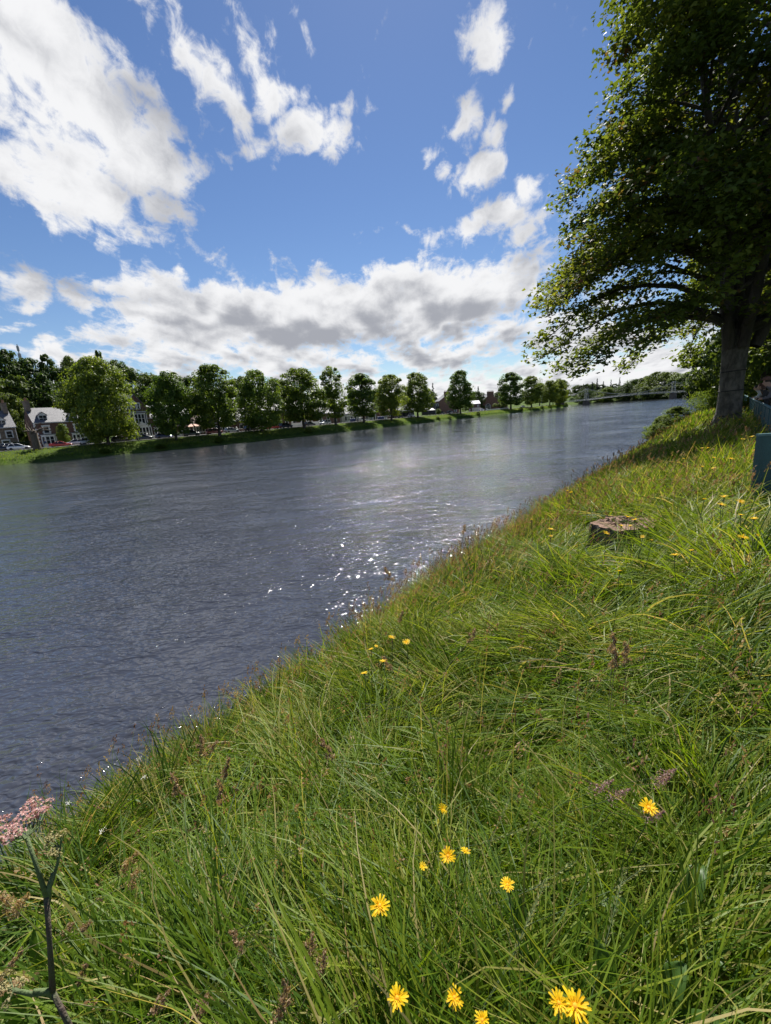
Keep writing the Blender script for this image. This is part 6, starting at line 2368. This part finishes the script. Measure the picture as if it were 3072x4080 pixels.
# ------------------------------------------------------------------ sawn stump
def stump():
    p, t = STUMP_P, 5.0
    g = Vector((p.x, p.y, hz(p.x, p.y) - .03))
    root = tag(empty('tree_stump', g), 'low brown sawn tree stump with a rough split top half hidden in the grass', 'stump')
    BK = pm('stump_bark', (.10, .085, .07), (.045, .038, .032), 9, .95, 1.0, 25, stretch=(1, 1, .3))
    TOP = pm('sawn_wood', (.30, .19, .13), (.15, .09, .065), 7, .95, .8, 30, stretch=(1, 2.5, 1))
    n = 40
    rad = [(.37 + .045 * math.sin(2 * a + .6) + .03 * math.sin(5 * a) + .018 * math.sin(11 * a + 1)) for a in np.linspace(0, 2 * math.pi, n, endpoint=False)]
    V, F = [], []
    for f, z in [(1.18, -.15), (1.06, .02), (1.0, .14), (.99, .26), (.96, .30)]:
        for k in range(n):
            a = 2 * math.pi * k / n
            rr = rad[k] * f * (1 + .02 * math.sin(k * 2.7) * (z < .25))
            V.append((rr * math.cos(a) * 1.05, rr * math.sin(a), z + (.012 * math.sin(k * 1.9)) * (z > .2)))
    for i in range(4):
        for k in range(n):
            F.append((i * n + k, i * n + (k + 1) % n, (i + 1) * n + (k + 1) % n, (i + 1) * n + k))
    MB().add(V, F).build('bark', BK, root, True)
    V, F = [], []
    q = random.Random(4)
    rings = [1.0, .86, .7, .5, .3, .12]
    for i, f in enumerate(rings):
        for k in range(n):
            a = 2 * math.pi * k / n
            rr = rad[k] * .965 * f
            V.append((rr * math.cos(a) * 1.05, rr * math.sin(a), .302 + (.0 if i == 0 else .012 * math.sin(9 * rr * math.cos(a) * 6 + 1.3 * f) + q.uniform(-.014, .018))))
    for i in range(len(rings) - 1):
        for k in range(n):
            F.append((i * n + k, i * n + (k + 1) % n, (i + 1) * n + (k + 1) % n, (i + 1) * n + k))
    F.append(tuple(range((len(rings) - 1) * n, len(rings) * n)))
    MB().add(V, F).build('sawn_top', TOP, root)
    for _ in range(26):
        a, rr = q.uniform(0, 6.28), q.uniform(0, .3)
        c = (rr * math.cos(a), rr * math.sin(a))
        o = MB().box(-.03, .03, -.006, .006, 0, .012).build('wood_chip', BK if q.random() < .6 else TOP, root)
        o.location = (c[0], c[1], .322)
        o.rotation_euler = (q.uniform(-.2, .2), q.uniform(-.2, .2), q.uniform(0, 3))
        o.scale = (q.uniform(.6, 1.6), q.uniform(.6, 1.8), 1)


stump()

# ------------------------------------------------------------------ teal railing, teal panel
TEAL = pm('teal_paint', (.020, .085, .098), (.014, .062, .074), 5, .45, .15, 40)
TEAL_SHEEN = pm('teal_rail_sheen', (.10, .20, .215), (.07, .15, .165), 8, .4)  # teal lightened to paint in the reflection along top rail and cap
FD = -.85
f0 = sd_pt(8, FD)
fence = tag(empty('railing', (f0[0], f0[1], 3.08), math.atan2(TD[1], TD[0])), 'teal painted metal railing beside the footpath, people leaning on it', 'railing')
FL = 64.0
MB().tube([(0, 0, .97), (FL, 0, .97)], .035, 8).build('top_rail', TEAL_SHEEN, fence, True)
MB().box(0, FL, -.015, .015, .12, .17).build('bottom_rail', TEAL, fence)
pmesh = MB().box(-.06, .06, -.03, .03, -.3, .95).lathe([(.07, 0), (.07, .03)], 8, (0, 0, .93)).mesh('post', TEAL)
bmesh_ = MB().box(-.045, .045, -.006, .006, .17, .935).mesh('bar', TEAL)
x = 0.0
while x <= FL:
    o = link('post', pmesh, fence)
    o.location = (x, 0, 0)
    x += 2.0
x = .25
while x < 36:
    if abs((x + 1e-6) % 2.0) > .1:
        o = link('bar', bmesh_, fence)
        o.location = (x, 0, 0)
    x += .25
fb = MB()
while x < FL:
    fb.box(x - .045, x + .045, -.006, .006, .17, .935)
    x += .25
tag(fb.build('bars', TEAL, fence), kind='stuff')

pt = at_y(2987, 1995, 5.3)
pz = at_y(3037, 1727, 5.32).z
gz = hz(pt.x, pt.y)
pan = tag(empty('teal_panel', (pt.x, pt.y, gz), R_(-6)), 'dark teal metal end panel standing in the grass at the near end of the railing', 'panel')
PHt = pz - gz
MB().box(.04, .85, -.004, .004, .04, PHt - .03).build('sheet', TEAL, pan)
for x in (0.0, .85):
    MB().box(x, x + .04, -.02, .02, -.3, PHt - .03).build('post', TEAL, pan)
MB().box(-.005, .895, -.025, .025, PHt - .028, PHt).build('top_cap', TEAL_SHEEN, pan)


# ------------------------------------------------------------------ people
def person(loc, rz, pose, cloth, label, group=None, height_=1.72, hair=(.05, .03, .02), longhair=False, cap=None):
    skin = pm('skin', (.50, .30, .22), (.44, .26, .19), 8, .6) if 'skin' not in MATS else MATS['skin']
    names = []
    if pose == 'lean':
        J = {'pel': (0, 0, .93, .15), 'wai': (.12, 0, 1.08, .14), 'che': (.30, 0, 1.24, .165), 'nck': (.44, 0, 1.38, .062), 'hd1': (.50, 0, 1.47, .085), 'hd2': (.53, 0, 1.57, .098), 'hd3': (.53, 0, 1.64, .07), 'nos': (.635, 0, 1.52, .018)}
        for s, n in ((1, 'l'), (-1, 'r')):
            J.update({n + 'sh': (.31, s * .19, 1.29, .075), n + 'el': (.42, s * .30, 1.06, .052), n + 'wr': (.56, s * .14, 1.03, .036), n + 'ha': (.63, s * .09, 1.02, .036), n + 'fi': (.68, s * .05, .99, .022),
                      n + 'hi': (-.01, s * .1, .88, .115), n + 'kn': (.06, s * .12, .49, .072), n + 'an': (-.04, s * .12, .09, .048), n + 'to': (.15, s * .14, .035, .036)})
    else:
        J = {'pel': (0, 0, .95, .145), 'wai': (0, 0, 1.12, .13), 'che': (.01, 0, 1.32, .155), 'nck': (.02, 0, 1.48, .058), 'hd1': (.04, 0, 1.56, .083), 'hd2': (.04, 0, 1.64, .095), 'hd3': (.03, 0, 1.70, .068), 'nos': (.145, 0, 1.6, .018)}
        for s, n in ((1, 'l'), (-1, 'r')):
            J.update({n + 'sh': (.0, s * .19, 1.39, .07), n + 'el': (-.02, s * .26, 1.1, .05), n + 'wr': (.08, s * .25, .87, .036), n + 'ha': (.1, s * .25, .80, .038), n + 'fi': (.11, s * .25, .73, .02),
                      n + 'hi': (0, s * .1, .9, .11), n + 'kn': (.03 * s, s * .11, .5, .07), n + 'an': (-.03 * s, s * .11, .09, .047), n + 'to': (-.03 * s + .18, s * .13, .035, .036)})
    E = [('pel', 'wai'), ('wai', 'che'), ('che', 'nck'), ('nck', 'hd1'), ('hd1', 'hd2'), ('hd2', 'hd3'), ('hd1', 'nos')]
    for n in 'lr':
        E += [('che', n + 'sh'), (n + 'sh', n + 'el'), (n + 'el', n + 'wr'), (n + 'wr', n + 'ha'), (n + 'ha', n + 'fi'), ('pel', n + 'hi'), (n + 'hi', n + 'kn'), (n + 'kn', n + 'an'), (n + 'an', n + 'to')]
    keys = list(J)
    me = bpy.data.meshes.new('tmp')
    me.from_pydata([J[k][:3] for k in keys], [(keys.index(a), keys.index(b)) for a, b in E], [])
    ob = bpy.data.objects.new('tmp', me)
    COL.objects.link(ob)
    sk = ob.modifiers.new('s', 'SKIN')
    sk.use_smooth_shade = True
    for i, k in enumerate(keys):
        v = me.skin_vertices[0].data[i]
        v.radius = (J[k][3], J[k][3])
        v.use_root = (k == 'pel')
    sb = ob.modifiers.new('u', 'SUBSURF')
    sb.levels = sb.render_levels = 2
    dg = bpy.context.evaluated_depsgraph_get()
    m2 = bpy.data.meshes.new_from_object(ob.evaluated_get(dg))
    bpy.data.objects.remove(ob)
    m2.name = 'body'
    top_c, leg_c = cloth
    shoe = (.03, .028, .026)
    m2.materials.clear()
    tn_ = 'cloth_%d' % len(MATS)
    for m in (skin, pm(tn_ + 'a', top_c, tuple(c * .8 for c in top_c), 14, .9), pm(tn_ + 'b', leg_c, tuple(c * .8 for c in leg_c), 14, .9), pm(tn_ + 'c', shoe)):
        m2.materials.append(m)
    nk = J['nck'][2] + .01
    hx = J['nck'][0] - .08
    ha = [Vector(J[n + 'ha'][:3]) for n in 'lr']
    for f in m2.polygons:
        c = f.center
        if c.z > nk and c.x > hx - .1:
            f.material_index = 0
        elif min((c - h).length for h in ha) < .085:
            f.material_index = 0
        elif c.z < .075:
            f.material_index = 3
        elif c.z < .93:
            f.material_index = 2 if abs(c.y) < .2 or c.z < .7 else 1
        else:
            f.material_index = 1
    root = tag(empty('person', loc, rz, height_ / 1.74), label, 'person', group)
    link('body', m2, root)
    hd = Vector(J['hd2'][:3])
    hb = MB()
    n, mm = 12, 7
    V, F = [], []
    for i in range(mm + 1):
        th = math.pi * .62 * i / mm
        for k in range(n):
            a = 2 * math.pi * k / n
            V.append((hd.x - .018 + .112 * math.sin(th) * math.cos(a), hd.y + .102 * math.sin(th) * math.sin(a), hd.z + .015 + .112 * math.cos(th)))
    for i in range(mm):
        for k in range(n):
            mid = 2 * math.pi * (k + .5) / n
            if i > 3 and math.cos(mid) > .35:
                continue
            F.append((i * n + k, i * n + (k + 1) % n, (i + 1) * n + (k + 1) % n, (i + 1) * n + k))
    hb.add(V, F)
    if longhair:
        hb.tube([hd + Vector((-.05, 0, .04)), hd + Vector((-.10, 0, -.12)), hd + Vector((-.14, 0, -.30)), hd + Vector((-.13, 0, -.40))], [.09, .10, .085, .03], 9)
    hb.build('hair', pm('hair_%d' % len(MATS), hair, tuple(c * .6 for c in hair), 30, .6), root, True)
    if cap:
        MB().lathe([(.118, 0), (.122, .03), (.105, .09), (.05, .125), (.01, .13)], 14, (hd.x - .01, 0, hd.z + .03)).prism([(hd.x + .08, hd.z + .03), (hd.x + .2, hd.z + .022), (hd.x + .2, hd.z + .034), (hd.x + .08, hd.z + .045)], -.075, .075).build('cap', pm('cap_cloth', cap), root, True)
    return root


RZP = math.atan2(ND[1], ND[0])
for s, cl_, lab, kw in [(20.2, ((.16, .155, .17), (.05, .055, .07)), 'person in a grey sweater and brown cap leaning on the teal railing', dict(cap=(.17, .09, .065), height_=1.86)),
                        (25.5, ((.05, .05, .055), (.05, .05, .06)), 'person with long reddish brown hair leaning over the teal railing', dict(hair=(.12, .05, .03), longhair=True, height_=1.72)),
                        (30.5, ((.55, .53, .52), (.04, .04, .05)), 'person with dark hair and a pale top leaning over the teal railing', dict(hair=(.025, .02, .018), height_=1.66))]:
    q = sd_pt(s, FD - .60)
    person((q[0], q[1], 3.12), RZP, 'lean', cl_, lab, 'people leaning on the railing', **kw)
p, tn = bank_pt(186, 10.3)
person((p.x, p.y, 2.62), tn + 2.2, 'stand', ((.04, .07, .20), (.62, .60, .56)), 'person in a blue top and white trousers beside the low red car', None, 1.72, (.3, .28, .25))
p, tn = bank_pt(1425, 10.3)
person((p.x, p.y, 2.62), tn + .4, 'stand', ((.70, .70, .68), (.05, .06, .09)), 'person in a white shirt walking near the dark blue bins', None, 1.74, (.06, .04, .03))
p, tn = bank_pt(1872, 10.4)
person((p.x, p.y, 2.62), tn + .2, 'stand', ((.70, .68, .70), (.30, .28, .30)), 'person in pale clothes walking below the white-roofed annex', None, 1.7, (.3, .25, .2))
